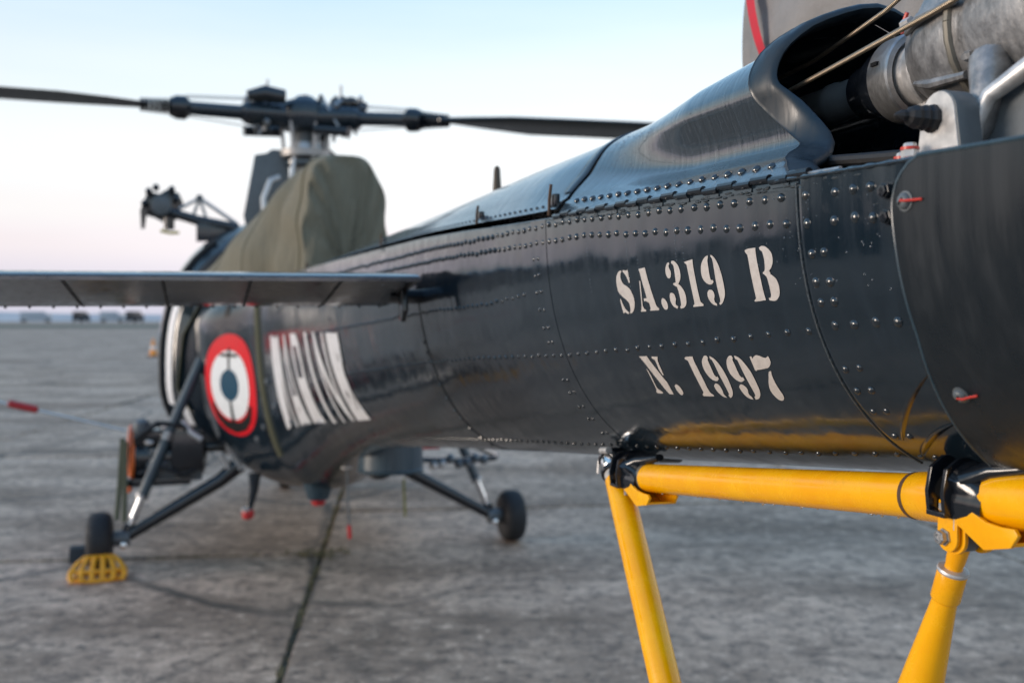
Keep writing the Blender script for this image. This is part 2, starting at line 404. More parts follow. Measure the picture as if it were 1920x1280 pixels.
for px, d, rz, w, mat, lab in [(62, 330, .2, 7.5, 'van_body', 'pale far truck at the left edge below the horizontal stabiliser'),
                               (150, 320, 1.5, 5, 'navy_paint_plain', 'dark far truck seen end-on, second from the left edge'),
                               (205, 330, .1, 5.5, 'van_body', 'grey far truck, third from the left edge'),
                               (250, 310, 1.4, 5, 'navy_paint_plain', 'dark far truck nearest to the helicopter cabin')]:
    far_truck((px - 960) / 1867 * d, d, rz, w, mat, lab)
# orange cone standing far behind the cabin
t = empty('traffic_cone', ((287 - 960) / 1867 * 40, 40, -.002))
MB().box((0, 0, .025), (.42, .42, .05)).build('base', 'dark_rubber', t, bevel=.01)
MB().lathe((0, 0, .04), (0, 0, 1), [(0, .17), (.03, .15), (.66, .03), (.69, .02)], 24).build('cone_body', 'cone_orange', t)
MB().lathe((0, 0, .30), (0, 0, 1), [(0, .113), (.12, .092)], 24, False).build('reflective_band', 'white_paint', t)
tag(t, 'orange traffic cone on the concrete behind the helicopter cabin', 'cone')

# ------------------------------------------------------------------ helicopter: hull of the tail boom and rear fuselage
THETA = R(17.4)
heli = empty('helicopter', (-1.2, 6.3, 0), THETA - R(90))
tag(heli, 'dark navy blue helicopter with riveted tail boom, red white and blue roundel and parked rotor', 'helicopter')

def pchip(xs, ys):
    n=len(xs); h=[xs[i+1]-xs[i] for i in range(n-1)]; d=[(ys[i+1]-ys[i])/h[i] for i in range(n-1)]
    m=[d[0]]+[0 if d[i-1]*d[i]<=0 else 2*d[i-1]*d[i]/(d[i-1]+d[i]) for i in range(1,n-1)]+[d[-1]]
    def f(x):
        if x<=xs[0]: return ys[0]+m[0]*(x-xs[0])
        if x>=xs[-1]: return ys[-1]+m[-1]*(x-xs[-1])
        i=0
        while x>xs[i+1]: i+=1
        t=(x-xs[i])/h[i]
        return ((1+2*t)*(1-t)**2*ys[i]+t*(1-t)**2*h[i]*m[i]+t*t*(3-2*t)*ys[i+1]+t*t*(t-1)*h[i]*m[i+1])
    return f
#        stations (metres aft of the main wheels)
ST =[-1.2,-.6,-.3, .3,  .8, 1.4, 2.2, 3.95,4.82,5.53,6.3]
HW =pchip(ST,[.78,.77,.72,.45,.37,.335,.300,.243,.213,.189,.163])   # half width
ZH =pchip(ST,[1.50,1.50,1.52,1.62,1.70,1.745,1.77,1.756,1.728,1.704,1.678]) # widest level
ZB =pchip(ST,[.48,.48,.48,.54,.70,.87,1.02,1.236,1.332,1.411,1.497])        # bottom
ZC =pchip(ST,[.36,.36,.34,.24,.16,.10,.05,.014,.012,.012,.012])             # crown above widest level
EM =pchip(ST,[2.7,2.7,2.7,2.5,2.4,2.45,2.5,2.5,2.5,2.5,2.5])     # flatness of the upper flank
EN =pchip(ST,[.37,.37,.37,.40,.46,.55,.60,.60,.60,.60,.60])        # roundness of the keel
TILT=.057
def hull(s,phi):
    """phi 0 = port side at the widest level, +90 deg = keel, negative = over the top; returns (aft, port, up)"""
    zh=ZH(s); c=math.cos(phi); q=math.sin(phi)
    if q>=0: c=math.copysign(max(0,1-q**EM(s))**EN(s),c)
    z = zh-(zh-ZB(s))*q if q>=0 else zh-ZC(s)*q
    return (s+TILT*(zh-z), HW(s)*c, z)
def hull_n(s,phi):
    e=1e-4; a=hull(s+e,phi); b=hull(s-e,phi); c=hull(s,phi+e); d=hull(s,phi-e)
    u=[a[i]-b[i] for i in range(3)]; v=[c[i]-d[i] for i in range(3)]
    n=[v[1]*u[2]-v[2]*u[1], v[2]*u[0]-v[0]*u[2], v[0]*u[1]-v[1]*u[0]]
    l=math.sqrt(sum(k*k for k in n)); n=[k/l for k in n]
    # outward (away from the axis)
    zc=.5*(ZH(s)+ZB(s)); p=hull(s,phi)
    if n[1]*p[1]+n[2]*(p[2]-zc)<0: n=[-k for k in n]
    return n

def HP(s, phi, off=0.0):
    p = Vector(hull(s, phi))
    if off: p += Vector(hull_n(s, phi)) * off
    return Vector((p.x, -p.y, p.z))
def HN(s, phi):
    n = hull_n(s, phi); return Vector((n[0], -n[1], n[2]))
def phi_at(s, z):
    q = max(0, min(1, (ZH(s) - z) / (ZH(s) - ZB(s)))); return math.asin(q)

# tail boom skin: closed loft, its deck left open under the rear of the shaft cover
S_END = 6.12
ss = [-.95 + .05 * i for i in range(0, 60)] + [2.05 + .04 * i for i in range(0, 80)] + [5.25 + .03 * i for i in range(0, 29)] + [S_END]
phis = [R(-90 + 2.5 * a) for a in range(145)]
bm = bmesh.new(); rows = []
def ring_pt(s, phi):
    # port half for phi -90..90, starboard half mirrored
    if phi <= math.pi / 2 + 1e-6: return HP(s, phi)
    p = HP(s, math.pi - phi); return Vector((p.x, -p.y, p.z))
for s in ss: rows.append([bm.verts.new(ring_pt(s, a)) for a in phis[:-1]])
n = len(phis) - 1
for i in range(len(ss) - 1):
    for j in range(n):
        a = [rows[i][j], rows[i][(j + 1) % n], rows[i + 1][(j + 1) % n], rows[i + 1][j]]
        if ss[i] > 5.28 and ss[i] < 6.0 and (phis[j] < R(-26) or phis[j] > R(201)): continue
        bm.faces.new(a)
bm.faces.new(rows[-1]); bm.faces.new(rows[0][::-1])
bmesh.ops.recalc_face_normals(bm, faces=bm.faces)
me = bpy.data.meshes.new('tail_boom'); bm.to_mesh(me); bm.free()
for p in me.polygons: p.use_smooth = True
me.set_sharp_from_angle(angle=R(50))
boom = link('tail_boom', me, heli, 'navy_paint')

# lap joints: skins overlap at the frames (thin proud sheets)
def skin_sheet(name, s0f, s1, p0, p1, off, mat, parent, n_s=14, n_p=40, edge=.0035, corner=0):
    """a sheet lying on the hull from edge s0f(phi) aft to s1, proud by off, with turned edge"""
    rows = []
    for i in range(n_s + 1):
        r = []
        for j in range(n_p + 1):
            ph = lerp(p0, p1, j / n_p); s = lerp(s0f(ph), s1, (i / n_s) ** 1.5); r.append((s, ph))
        rows.append(r)
    b = MB()
    b.grid([[HP(s, ph, -.002) for s, ph in rows[0]]] + [[HP(s + .0004, ph, off * .7) for s, ph in rows[0]]] + [[HP(s + .0018, ph, off) for s, ph in rows[0]]] + [[HP(s, ph, off) for s, ph in r] for r in rows[1:]])
    b.grid([[HP(r[0][0] + .0018, p0 - .004, -.002) for r in rows], [HP(r[0][0] + .0018, p0, off) for r in rows]])
    return b.build(name, mat, parent, smooth=60, weld=True)
skin_sheet('aft_skin', lambda p: 5.537, 5.80, .0, 1.56, .0016, 'navy_paint', boom)
skin_sheet('mid_skin', lambda p: 4.865, 4.80, .0, 1.56, .0006, 'navy_paint', boom, 4)
def band(name, s0, w, p0, p1, off, mat, n_p=48):
    rows = [[HP(s, lerp(p0, p1, j / n_p), o) for j in range(n_p + 1)] for s, o in ((s0 - w / 2, -.001), (s0 - w / 2 + .0006, off), (s0 + w / 2 - .0006, off), (s0 + w / 2, -.001))]
    return MB().grid(rows).build(name, mat, boom, smooth=60)
band('frame_seam', 4.00, .012, .25, 1.5, .0008, 'black_mark')
band('sealant_bead', 5.5345, .0035, .015, 1.25, .0022, 'sealant')

# the big tail fairing: rounded upper front corner, thick edge, screwed on
def fair_s(ph): 
    t = max(0, (.20 - ph) / .205); return 5.672 + .030 * t ** 3.2 - .045 * max(0, ph - .55)
fair = skin_sheet('tail_fairing', fair_s, S_END + .03, -.012, 1.50, .0085, 'fairing_paint', heli, 22, 56)
MB().tube([HP(fair_s(lerp(-.012, 1.5, i / 60)) + .001, lerp(-.012, 1.5, i / 60), .0078) for i in range(61)], .0016, 8).build('edge_bead', 'grey_blue_paint', fair)
MB().tube([HP(lerp(fair_s(-.012), S_END + .02, i / 30), -.012, .0078) for i in range(31)], .002, 8).build('edge_bead', 'grey_blue_paint', fair)
# two stiffening creases pressed in the skin ahead of the fairing
for a, b_ in (((5.658, .70), (5.556, 1.05)), ((5.648, .93), (5.553, 1.18))):
    MB().tube([HP(lerp(a[0], b_[0], i / 14), lerp(a[1], b_[1], i / 14) - .03 * math.sin(i / 14 * 3.1), .0006) for i in range(15)],
              [.0003 + .0022 * math.sin(math.pi * (i + .5) / 15.) ** .6 for i in range(15)], 8, flat=(2.2, 1)).build('pressed_rib', 'navy_paint_plain', boom)

# ------------------------------------------------------------------ rivets
def dome(r, h, n=10, rings=3):
    b = MB(); rows = []
    for i in range(rings + 1):
        a = i / rings * math.pi / 2 * .96
        rows.append([(r * math.cos(a) * math.cos(t), r * math.cos(a) * math.sin(t), h * math.sin(a)) for t in [2 * math.pi * k / n for k in range(n)]])
    b.grid(rows, True, False, True)
    me = bpy.data.meshes.new('rivet'); me.from_pydata([tuple(p) for p in b.v], [], b.f)
    for p in me.polygons: p.use_smooth = True
    me.materials.append(M['rivet_paint']); return me
RV = {'big': dome(.0051, .0038), 'mid': dome(.0040, .0031), 'small': dome(.0024, .0020)}
RD = {'big': (.0058, .0042), 'mid': (.0046, .0034), 'small': (.0024, .0020)}
far_rivets = MB()
rivet_n = [0]
def rivet(s, ph, kind, off=0.0, parent=None):
    s += random.gauss(0, .0006); ph += random.gauss(0, .002)
    p, nn = HP(s, ph, off - .0002), HN(s, ph)
    if s > 4.62:
        o = link('rivet', RV[kind], parent or boom); o.matrix_local = Matrix.Translation(p) @ nn.to_track_quat('Z', 'Y').to_matrix().to_4x4() @ Matrix.Diagonal((random.uniform(.9, 1.07), random.uniform(.9, 1.07), random.uniform(.7, 1.08), 1))
        rivet_n[0] += 1
    else:
        r, h = RD[kind]; u = nn.orthogonal().normalized(); w = nn.cross(u)
        far_rivets.grid([[p + (u * math.cos(t) + w * math.sin(t)) * r * k + nn * h * z for t in [.785 * i for i in range(8)]] for k, z in ((1, 0), (.75, .7), (.3, 1))], True, False, True)
def rowline(pts, pitch, kind, off=0.0):
    """rivets at even pitch along a polyline in (s, phi)"""
    s = pts[0][0]
    while s > pts[-1][0]:
        for (a, b) in zip(pts, pts[1:]):
            if b[0] <= s <= a[0]:
                rivet(s, lerp(a[1], b[1], (a[0] - s) / (a[0] - b[0])), kind, off if s > 5.54 else 0); break
        s -= pitch
rowline([(5.507, .056), (5.30, .042), (4.94, .024), (4.5, .046), (3.9, .061), (1.0, .075)], .0285, 'big')
rowline([(5.513, .147), (5.43, .137), (5.03, .090), (4.1, .112), (1.0, .13)], .0275, 'big')
for s, ph in [(5.593, .064), (5.618, .063), (5.641, .063), (5.537 + .012, .06), (5.537 + .012, .155), (5.59, .153), (5.617, .154), (5.642, .159)]: rivet(s, ph, 'big', .0016)
for ph in (.252, .353, .425, .675, .771, .876, 1.016, 1.177):
    for s in (5.5505, 5.571): rivet(s, ph, 'big' if ph < .5 else 'mid', .0016)
for s in (5.649, 5.619, 5.590, 5.562): rivet(s, .506, 'big', .0016)
rowline([(5.516, .523), (5.38, .543), (5.2, .565), (4.94, .586), (4.38, .598), (3.2, .633), (1.6, .66)], .0352, 'mid')
rowline([(4.744, .305), (4.5, .338), (3.4, .361), (1.8, .37)], .031, 'mid')
rowline([(5.62, 1.15), (5.508, 1.18), (5.3, 1.217), (4.95, 1.22), (3.0, 1.25), (2.2, 1.25)], .0352, 'mid')
for ph in (.159, .226, .295, .380, .460, .526, .72, .793, .88, .97, 1.086, 1.20):
    for s in (4.808, 4.827): rivet(s, ph, 'mid')
for ph in (.499, .556, .607, .745, .843, .932, 1.0, 1.098, 1.209, 1.32): rivet(3.985, ph, 'big')
for ph in [.2 + .1 * i for i in range(11)]: rivet(2.6, ph, 'big')
far_rivets.build('rivet', 'rivet_paint', boom, props={'kind': 'stuff', 'label': 'small distant rivets along the boom'})

# dimpled water runs: two dotted lines of drops on the flank above the lettering
drop_me = dome(.0011, .0012, 8, 2); drop_me = drop_me.copy(); drop_me.name = 'water_drop'; drop_me.materials.clear(); drop_me.materials.append(M['water_drop'])
drops = MB()
def drop(p, nn, r):
    u = nn.orthogonal().normalized(); w = nn.cross(u)
    drops.grid([[p + (u * math.cos(t) + w * math.sin(t)) * r * k + nn * r * z for t in [.785 * i for i in range(8)]] for k, z in ((1, -.1), (.8, .6), (.35, .9))], True, False, True)
for s0 in (5.155, 5.185, 5.287, 5.305, 5.026):
    ph = .10
    while ph < random.uniform(.26, .36):
        s = s0 + random.gauss(0, .0007); drop(HP(s, ph), HN(s, ph), random.uniform(.0005, .0011)); ph += random.uniform(.010, .022)
for k in range(70):
    s, ph = random.uniform(5.44, 5.66), random.betavariate(1.3, 3) * .5 + .03
    drop(HP(s, ph, .0016 if s > 5.54 else 0), HN(s, ph), random.uniform(.0004, .0010))
drops.build('water_drop', 'water_drop', boom, props={'kind': 'stuff', 'label': 'small water drops on the boom skin'})

# ------------------------------------------------------------------ painted markings lying on the skin
def decal(name, polys, mat, parent, off, cut_s, cut_p, conv=None, label=None):
    """polygons in hull coordinates (s, phi), cut fine enough to follow the curved skin"""
    bm = bmesh.new()
    for poly in polys:
        vs = [bm.verts.new((x, y, 0)) for x, y in poly]
        try: bm.faces.new(vs)
        except ValueError: pass
    xs = [v.co.x for v in bm.verts]; ys = [v.co.y for v in bm.verts]
    bmesh.ops.triangulate(bm, faces=bm.faces)
    for ax, lo, hi, st in ((0, min(xs), max(xs), cut_s), (1, min(ys), max(ys), cut_p)):
        k = lo + st
        while k < hi:
            g = bm.verts[:] + bm.edges[:] + bm.faces[:]
            bmesh.ops.bisect_plane(bm, geom=g, plane_co=(k, 0, 0) if ax == 0 else (0, k, 0), plane_no=(1, 0, 0) if ax == 0 else (0, 1, 0), dist=1e-7)
            k += st
    for v in bm.verts:
        s, ph = v.co.x, v.co.y
        if conv: s, ph = conv(s, ph)
        v.co = HP(s, ph, off)
    me = bpy.data.meshes.new(name); bm.to_mesh(me); bm.free()
    for p in me.polygons: p.use_smooth = True
    o = link(name, me, parent, mat)
    if label: o['label'] = label
    return o
def smooth_poly(p, corner=42):
    """round the traced outline between its corners"""
    out = []; n = len(p)
    for i in range(n):
        a, b, c, d = [Vector(p[(i + k) % n]) for k in (-1, 0, 1, 2)]
        def turn(x, y, z):
            u, v = y - x, z - y
            return 0 if u.length * v.length == 0 else abs(math.degrees(u.angle(v)))
        out.append(tuple(b))
        t1 = (c - a) * .5 if turn(a, b, c) < corner else (c - b); t2 = (d - b) * .5 if turn(b, c, d) < corner else (c - b)
        l = (c - b).length
        if t1.length > 1.3 * l: t1 *= 1.3 * l / t1.length
        if t2.length > 1.3 * l: t2 *= 1.3 * l / t2.length
        for t in (.33, .67):
            h = b * ((1 + 2 * t) * (1 - t) ** 2) + t1 * (t * (1 - t) ** 2) + c * (t * t * (3 - 2 * t)) + t2 * (t * t * (t - 1)); out.append(tuple(h))
    return out
# stencilled lettering, each stroke in hull coordinates (10^-4 m, 10^-4 rad)
GLYPHS = [
    ('S', [(51337,2441), (51278,2451), (51216,2535), (51169,2669), (51146,2852), (51143,3039), (51156,3229), (51195,3352), (51269,3479), (51358,3607), (51420,3733), (51433,3878), (51428,4022), (51386,4164), (51439,4164), (51506,4078), (51555,3938), (51592,3750), (51593,3561), (51567,3370), (51520,3189), (51446,3075), (51351,2970), (51304,2825), (51288,2684), (51309,2548), (51342,2483)]),
    ('S', [(51379,2442), (51433,2437), (51474,2512), (51535,2435), (51540,2555), (51542,2716), (51555,2856), (51549,2948), (51518,2944), (51500,2826), (51468,2683), (51421,2562), (51386,2500)]),
    ('S', [(51170,3559), (51201,3567), (51217,3712), (51253,3885), (51296,4010), (51357,4125), (51347,4185), (51305,4169), (51243,4114), (51192,4166), (51185,4048), (51176,3853), (51170,3684)]),
    ('A', [(51855,2446), (52034,2415), (52053,2625), (52084,2970), (52121,3341), (52155,3693), (52183,3942), (52237,4054), (52223,4118), (51977,4113), (52007,4030), (52007,3888), (51984,3709), (51867,3720), (51878,3611), (51960,3613), (51943,3343), (51906,2947), (51884,2670)]),
    ('A', [(51832,2903), (51858,2929), (51845,3262), (51818,3656), (51805,3915), (51830,4025), (51875,4077), (51863,4128), (51713,4129), (51746,4028), (51774,3864), (51801,3536), (51818,3166)]),
    ('.', [(52395,3657), (52441,3713), (52471,3821), (52481,3939), (52470,4043), (52437,4110), (52385,4104), (52351,4018), (52333,3899), (52334,3783), (52358,3681)]),
    ('3', [(52683,2318), (52645,2334), (52600,2437), (52572,2588), (52573,2744), (52592,2858), (52631,2920), (52676,2881), (52698,2762), (52700,2652), (52673,2537), (52662,2447), (52689,2374)]),
    ('3', [(52745,2284), (52803,2283), (52856,2357), (52903,2485), (52925,2642), (52931,2819), (52907,2992), (52868,3098), (52837,3161), (52889,3235), (52932,3364), (52963,3514), (52969,3696), (52952,3899), (52910,4032), (52851,4095), (52785,4111), (52783,4041), (52814,3975), (52823,3838), (52825,3656), (52817,3428), (52799,3268), (52716,3167), (52725,3123), (52787,3091), (52792,2998), (52794,2754), (52793,2511), (52775,2421), (52739,2360)]),
    ('3', [(52644,3474), (52597,3491), (52576,3603), (52570,3763), (52588,3904), (52630,4025), (52705,4110), (52732,4024), (52684,3949), (52688,3869), (52717,3734), (52710,3596), (52683,3513)]),
    ('1', [(53049,2370), (53256,2297), (53252,2495), (53262,2887), (53271,3329), (53279,3776), (53283,3901), (53339,4010), (53325,4065), (53097,4080), (53090,4049), (53137,3963), (53141,3850), (53137,3444), (53124,2910), (53106,2471), (53075,2422)]),
    ('9', [(53605,2224), (53548,2256), (53481,2383), (53436,2547), (53415,2759), (53417,2933), (53441,3089), (53493,3217), (53563,3287), (53616,3268), (53652,3197), (53646,3131), (53611,3126), (53594,3080), (53588,2895), (53587,2637), (53586,2401), (53605,2277)]),
    ('9', [(53663,2214), (53701,2248), (53760,2390), (53806,2610), (53838,2893), (53853,3196), (53854,3478), (53840,3694), (53795,3887), (53741,4025), (53691,4075), (53685,4007), (53714,3943), (53721,3811), (53712,3545), (53705,3195), (53704,2871), (53700,2528), (53688,2356), (53662,2277)]),
    ('9', [(53555,3479), (53509,3494), (53474,3600), (53468,3733), (53493,3893), (53541,4023), (53625,4101), (53632,4023), (53594,3955), (53592,3839), (53615,3730), (53618,3598), (53596,3511)]),
    ('B', [(54362,2185), (54433,2143), (54566,2134), (54563,2333), (54570,2704), (54583,3205), (54591,3670), (54602,4010), (54399,4036), (54390,4002), (54429,3925), (54431,3839), (54428,3474), (54419,2967), (54413,2550), (54404,2352), (54371,2253)]),
    ('B', [(54633,2154), (54673,2102), (54725,2113), (54782,2196), (54835,2349), (54850,2514), (54844,2675), (54811,2852), (54767,2957), (54740,2973), (54705,3039), (54710,3077), (54780,3114), (54849,3261), (54875,3421), (54882,3610), (54862,3839), (54818,3981), (54758,4058), (54668,4028), (54658,3947), (54695,3931), (54715,3838), (54717,3626), (54709,3331), (54694,3172), (54639,3048), (54647,3018), (54680,2962), (54695,2810), (54700,2545), (54683,2297), (54645,2218)]),
    ('N', [(51246,6051), (51483,6049), (51528,6327), (51603,6690), (51661,7039), (51713,7320), (51710,7608), (51702,7946), (51686,7974), (51587,7956), (51554,7769), (51506,7370), (51447,6985), (51368,6538), (51300,6235)]),
    ('N', [(51617,6067), (51782,6090), (51742,6264), (51732,6477), (51730,6743), (51721,6977), (51689,6964), (51667,6717), (51674,6427), (51667,6237), (51602,6152)]),
    ('N', [(51311,6634), (51335,6733), (51351,7008), (51339,7343), (51332,7648), (51430,7866), (51395,7930), (51242,7903), (51245,7826), (51289,7689), (51310,7342), (51314,6932)]),
    ('.', [(51919,7438), (51962,7477), (51990,7608), (51996,7768), (51988,7889), (51932,7999), (51891,7999), (51859,7863), (51852,7661), (51866,7516)]),
    ('1', [(52485,6167), (52539,6124), (52696,6116), (52685,6347), (52693,6721), (52690,7204), (52675,7660), (52676,7870), (52722,8003), (52707,8063), (52462,8061), (52459,7966), (52511,7871), (52523,7765), (52533,7378), (52540,6836), (52539,6364), (52527,6283), (52481,6236)]),
    ('9', [(53030,6092), (52973,6111), (52905,6243), (52860,6400), (52835,6607), (52837,6867), (52870,7109), (52929,7245), (53002,7278), (53065,7173), (53065,7052), (53027,7088), (53008,6979), (53016,6660), (53018,6406), (53020,6270), (53048,6193)]),
    ('9', [(53096,6117), (53125,6152), (53182,6255), (53233,6483), (53264,6784), (53268,7092), (53255,7409), (53226,7711), (53185,7918), (53127,8078), (53069,8146), (53061,8012), (53093,7959), (53104,7814), (53121,7408), (53124,6946), (53127,6502), (53116,6297), (53085,6228)]),
    ('9', [(52921,7406), (52969,7419), (52998,7507), (52996,7686), (52991,7789), (52972,7920), (52981,8013), (52999,8134), (52928,8081), (52880,7921), (52856,7712), (52863,7519)]),
    ('9', [(53585,6120), (53527,6139), (53457,6268), (53410,6445), (53378,6695), (53378,6952), (53421,7179), (53477,7301), (53535,7326), (53616,7230), (53611,7099), (53580,7117), (53559,7003), (53565,6701), (53567,6407), (53566,6284), (53591,6241)]),
    ('9', [(53635,6134), (53682,6158), (53748,6293), (53796,6551), (53828,6870), (53828,7221), (53812,7585), (53787,7810), (53749,7990), (53682,8161), (53597,8229), (53605,8083), (53642,8017), (53657,7862), (53665,7436), (53669,6935), (53669,6568), (53669,6322), (53634,6266)]),
    ('9', [(53484,7447), (53528,7485), (53560,7609), (53559,7735), (53530,7889), (53526,8006), (53549,8058), (53549,8217), (53486,8178), (53436,8046), (53412,7812), (53412,7584), (53445,7497)]),
    ('7', [(53949,6179), (53985,6174), (53985,6283), (54018,6209), (54076,6136), (54136,6155), (54198,6229), (54246,6253), (54301,6185), (54309,6246), (54307,6397), (54288,6505), (54240,6635), (54177,6711), (54110,6664), (54049,6583), (54006,6577), (53974,6636), (53967,6805), (53942,6828), (53930,6770), (53940,6490), (53941,6292)]),
    ('7', [(54181,6869), (54230,6841), (54206,7018), (54190,7345), (54191,7708), (54197,7958), (54181,8112), (54137,8243), (54084,8265), (54042,8167), (54012,7935), (54015,7684), (54055,7415), (54114,7155)]),
]

for ch, pts in GLYPHS:
    q = [(a * 1e-4, b * 1e-4 * .2) for a, b in pts]            # scale phi to metres for even rounding
    q = [(x, y / .2) for x, y in smooth_poly(q)]
    decal('stencil_letter', [q], 'stencil_cream', boom, .0006, .02, .045)

# MARINE in tall block letters on the root of the boom
LET = {'M': [[(0, 0), (.15, 0), (.15, .66), (.5, .05), (.85, .66), (.85, 0), (1, 0), (1, 1), (.85, 1), (.5, .36), (.15, 1), (0, 1)]],
       'A': [[(0, 0), (.15, 0), (.23, .24), (.77, .24), (.85, 0), (1, 0), (.60, 1), (.40, 1)]],
       'R': [[(0, 0), (.16, 0), (.16, .44), (.46, .44), (.80, 0), (1, 0), (.68, .46), (.90, .56), (.97, .74), (.90, .92), (.68, 1), (0, 1)]],
       'I': [[(.36, 0), (.62, 0), (.62, 1), (.36, 1)]],
       'N': [[(0, 0), (.15, 0), (.15, .70), (.82, 0), (1, 0), (1, 1), (.85, 1), (.85, .30), (.18, 1), (0, 1)]],
       'E': [[(0, 0), (1, 0), (1, .14), (.20, .14), (.20, .43), (.8, .43), (.8, .57), (.20, .57), (.20, .86), (1, .86), (1, 1), (0, 1)]]}
for i, ch in enumerate('MARINE'):
    x0 = .76 + i * .345; w = .27
    def conv(s, v): 
        t = (s - .76) / 2.04; return s, lerp(lerp(.82, 1.0, min(1, t * 1.6)), lerp(.22, .39, min(1, max(0, t)) ** .7), v)
    decal('marine_letter', [[(x0 + x * w, y) for x, y in p] for p in LET[ch]], 'white_paint', boom, .0035, .03, .08, conv, 'white block letter ' + ch)
    if ch in 'AR':
        hole = [(.29, .37), (.71, .37), (.5, .86)] if ch == 'A' else [(.17, .56), (.64, .56), (.76, .70), (.64, .88), (.17, .88)]
        decal('letter_counter', [[(x0 + x * w, y) for x, y in hole]], 'navy_paint_plain', boom, .0042, .03, .08, conv)
# roundel: red, white, blue with an anchor, laid on the flank (s, z)
RC, RSX, RSZ = (.0, 1.155), .30, .315
def rconv(x, y):
    z = RC[1] + y * RSZ; s = RC[0] + x * RSX - .04 * (-y) 
    return s, phi_at(s, z)
def disc(r, n=64): return [(r * math.cos(2 * math.pi * k / n), r * math.sin(2 * math.pi * k / n)) for k in range(n)]
rd = decal('roundel_red_ring', [disc(1)], 'red_paint', boom, .003, .07, .07, rconv)
decal('roundel_white_ring', [disc(.68)], 'roundel_white', rd, .0045, .07, .07, rconv)
decal('roundel_blue_centre', [disc(.31)], 'roundel_blue', rd, .006, .07, .07, rconv)
anchor = [[(-.03, -.3), (.03, -.3), (.05, -.72), (.25, -.70), (.50, -.56), (.62, -.36), (.72, -.38), (.60, -.66), (.35, -.86), (0, -.94), (-.35, -.86), (-.60, -.66), (-.72, -.38), (-.62, -.36), (-.50, -.56), (-.25, -.70), (-.05, -.72)],
          [(-.03, .30), (.03, .30), (.03, .55), (.30, .56), (.30, .61), (.03, .62), (.05, .72), (-.05, .72), (-.03, .62), (-.30, .61), (-.30, .56), (-.03, .55)]]
for poly in anchor: decal('anchor_mark', [poly], 'black_mark', rd, .0075, .07, .07, rconv)

# ------------------------------------------------------------------ drive shaft covers on top of the boom
PT = [(.186, .003), (.176, .012), (.164, .022), (.149, .032), (.128, .041), (.113, .053), (.1155, .077), (.1255, .101), (.131, .121), (.124, .144), (.104, .170), (.060, .196), (0, .211)]
PF = [(.199, .004), (.195, .014), (.188, .028), (.179, .045), (.167, .063), (.152, .081), (.135, .098), (.114, .114), (.092, .128), (.068, .139), (.045, .146), (.022, .150), (0, .151)]
def sp_pt(s, j, inset=0.0, lift=0.0):
    t = min(1, max(0, (s - 4.76) / .42)); t = lerp(t, t * t * (3 - 2 * t), .3)
    kf = HW(s) / .213; kz = (1.880 - ZH(s)) / .151 if s < 4.9 else 1
    kz = lerp((1.880 - .014 * max(0, 4.5 - s) - ZH(min(s, 4.9))) / .151, 1, t)
    a = (PF[j][0] * kf, PF[j][1] * kz); b = PT[j]
    if b[1] > .10: b = (b[0], .10 + (b[1] - .10) * lerp(.58, 1, min(1, max(0, (s - 5.0) / .40))))
    kt = HW(s) / .1935
    p, z = lerp(a[0], b[0] * (kt if b[0] > .16 else 1), t), lerp(a[1], b[1], t)
    if j < 9: z += lift * (1 - j / 9)
    return s, p * (1 - inset), ZH(s) + z
PT0, PF0 = PT, PF
def fine(P, m=3):
    v = [Vector(q) for q in P]; out = []
    for i in range(len(v) - 1):
        a, b, c, d = v[max(i - 1, 0)], v[i], v[i + 1], (v[i + 2] if i + 2 < len(v) else Vector((-v[i].x, v[i].y)))
        for k in range(m):
            t = k / m; out.append(tuple(.5 * ((2 * b) + (c - a) * t + (2 * a - 5 * b + 4 * c - d) * t * t + (3 * b - a - 3 * c + d) * t ** 3)))
    return out + [P[-1]]
PT, PF = fine(PT0), fine(PF0)
NP = len(PT)
def mouth_s(j):
    dz = PT[j][1]; return 5.352 + (.165 * max(0, (.150 - dz) / .147) ** 1.9 if dz < .150 else .02 * ((dz - .15) / .06) ** 2)
def cover(name, s0, s1f, lift, n, parent):
    rows = []
    for i in range(n + 1):
        half = []
        for j in range(NP):
            s = lerp(s0, s1f(j), i / n); a, p, z = sp_pt(s, j, lift=lift); half.append((a, p, z))
        rows.append([H(*q) for q in half] + [H(a, -p, z) for a, p, z in half[-2::-1]])
    inner = [[Vector(p) * 1 for p in r] for r in rows]
    for r in inner:
        c = Vector((0, 0, 0))
        for k, p in enumerate(r): p.y *= .975; p.z -= .002 if 9 < k < len(r) - 10 else .0005
    b = MB().grid(rows); b.grid(inner); b.grid([rows[0], inner[0]]); b.grid([rows[-1], inner[-1]])
    return b.build(name, 'wet_cover_paint', parent, smooth=70, weld=True)
aft_cover = cover('aft_shaft_cover', 4.885, mouth_s, 0, 44, heli)
fwd_cover = cover('forward_shaft_cover', .62, lambda j: 4.872, .012, 60, heli)
# edge band and closing strap where the two covers meet
MB().grid([[H(s, p * 1.006, z + o) for s, p, z in [sp_pt(sx, j) for j in range(9, NP)]] for sx, o in ((4.845, .0), (4.847, .0022), (4.873, .0022), (4.875, 0))]).build('joint_band', 'navy_paint_plain', fwd_cover, smooth=60)
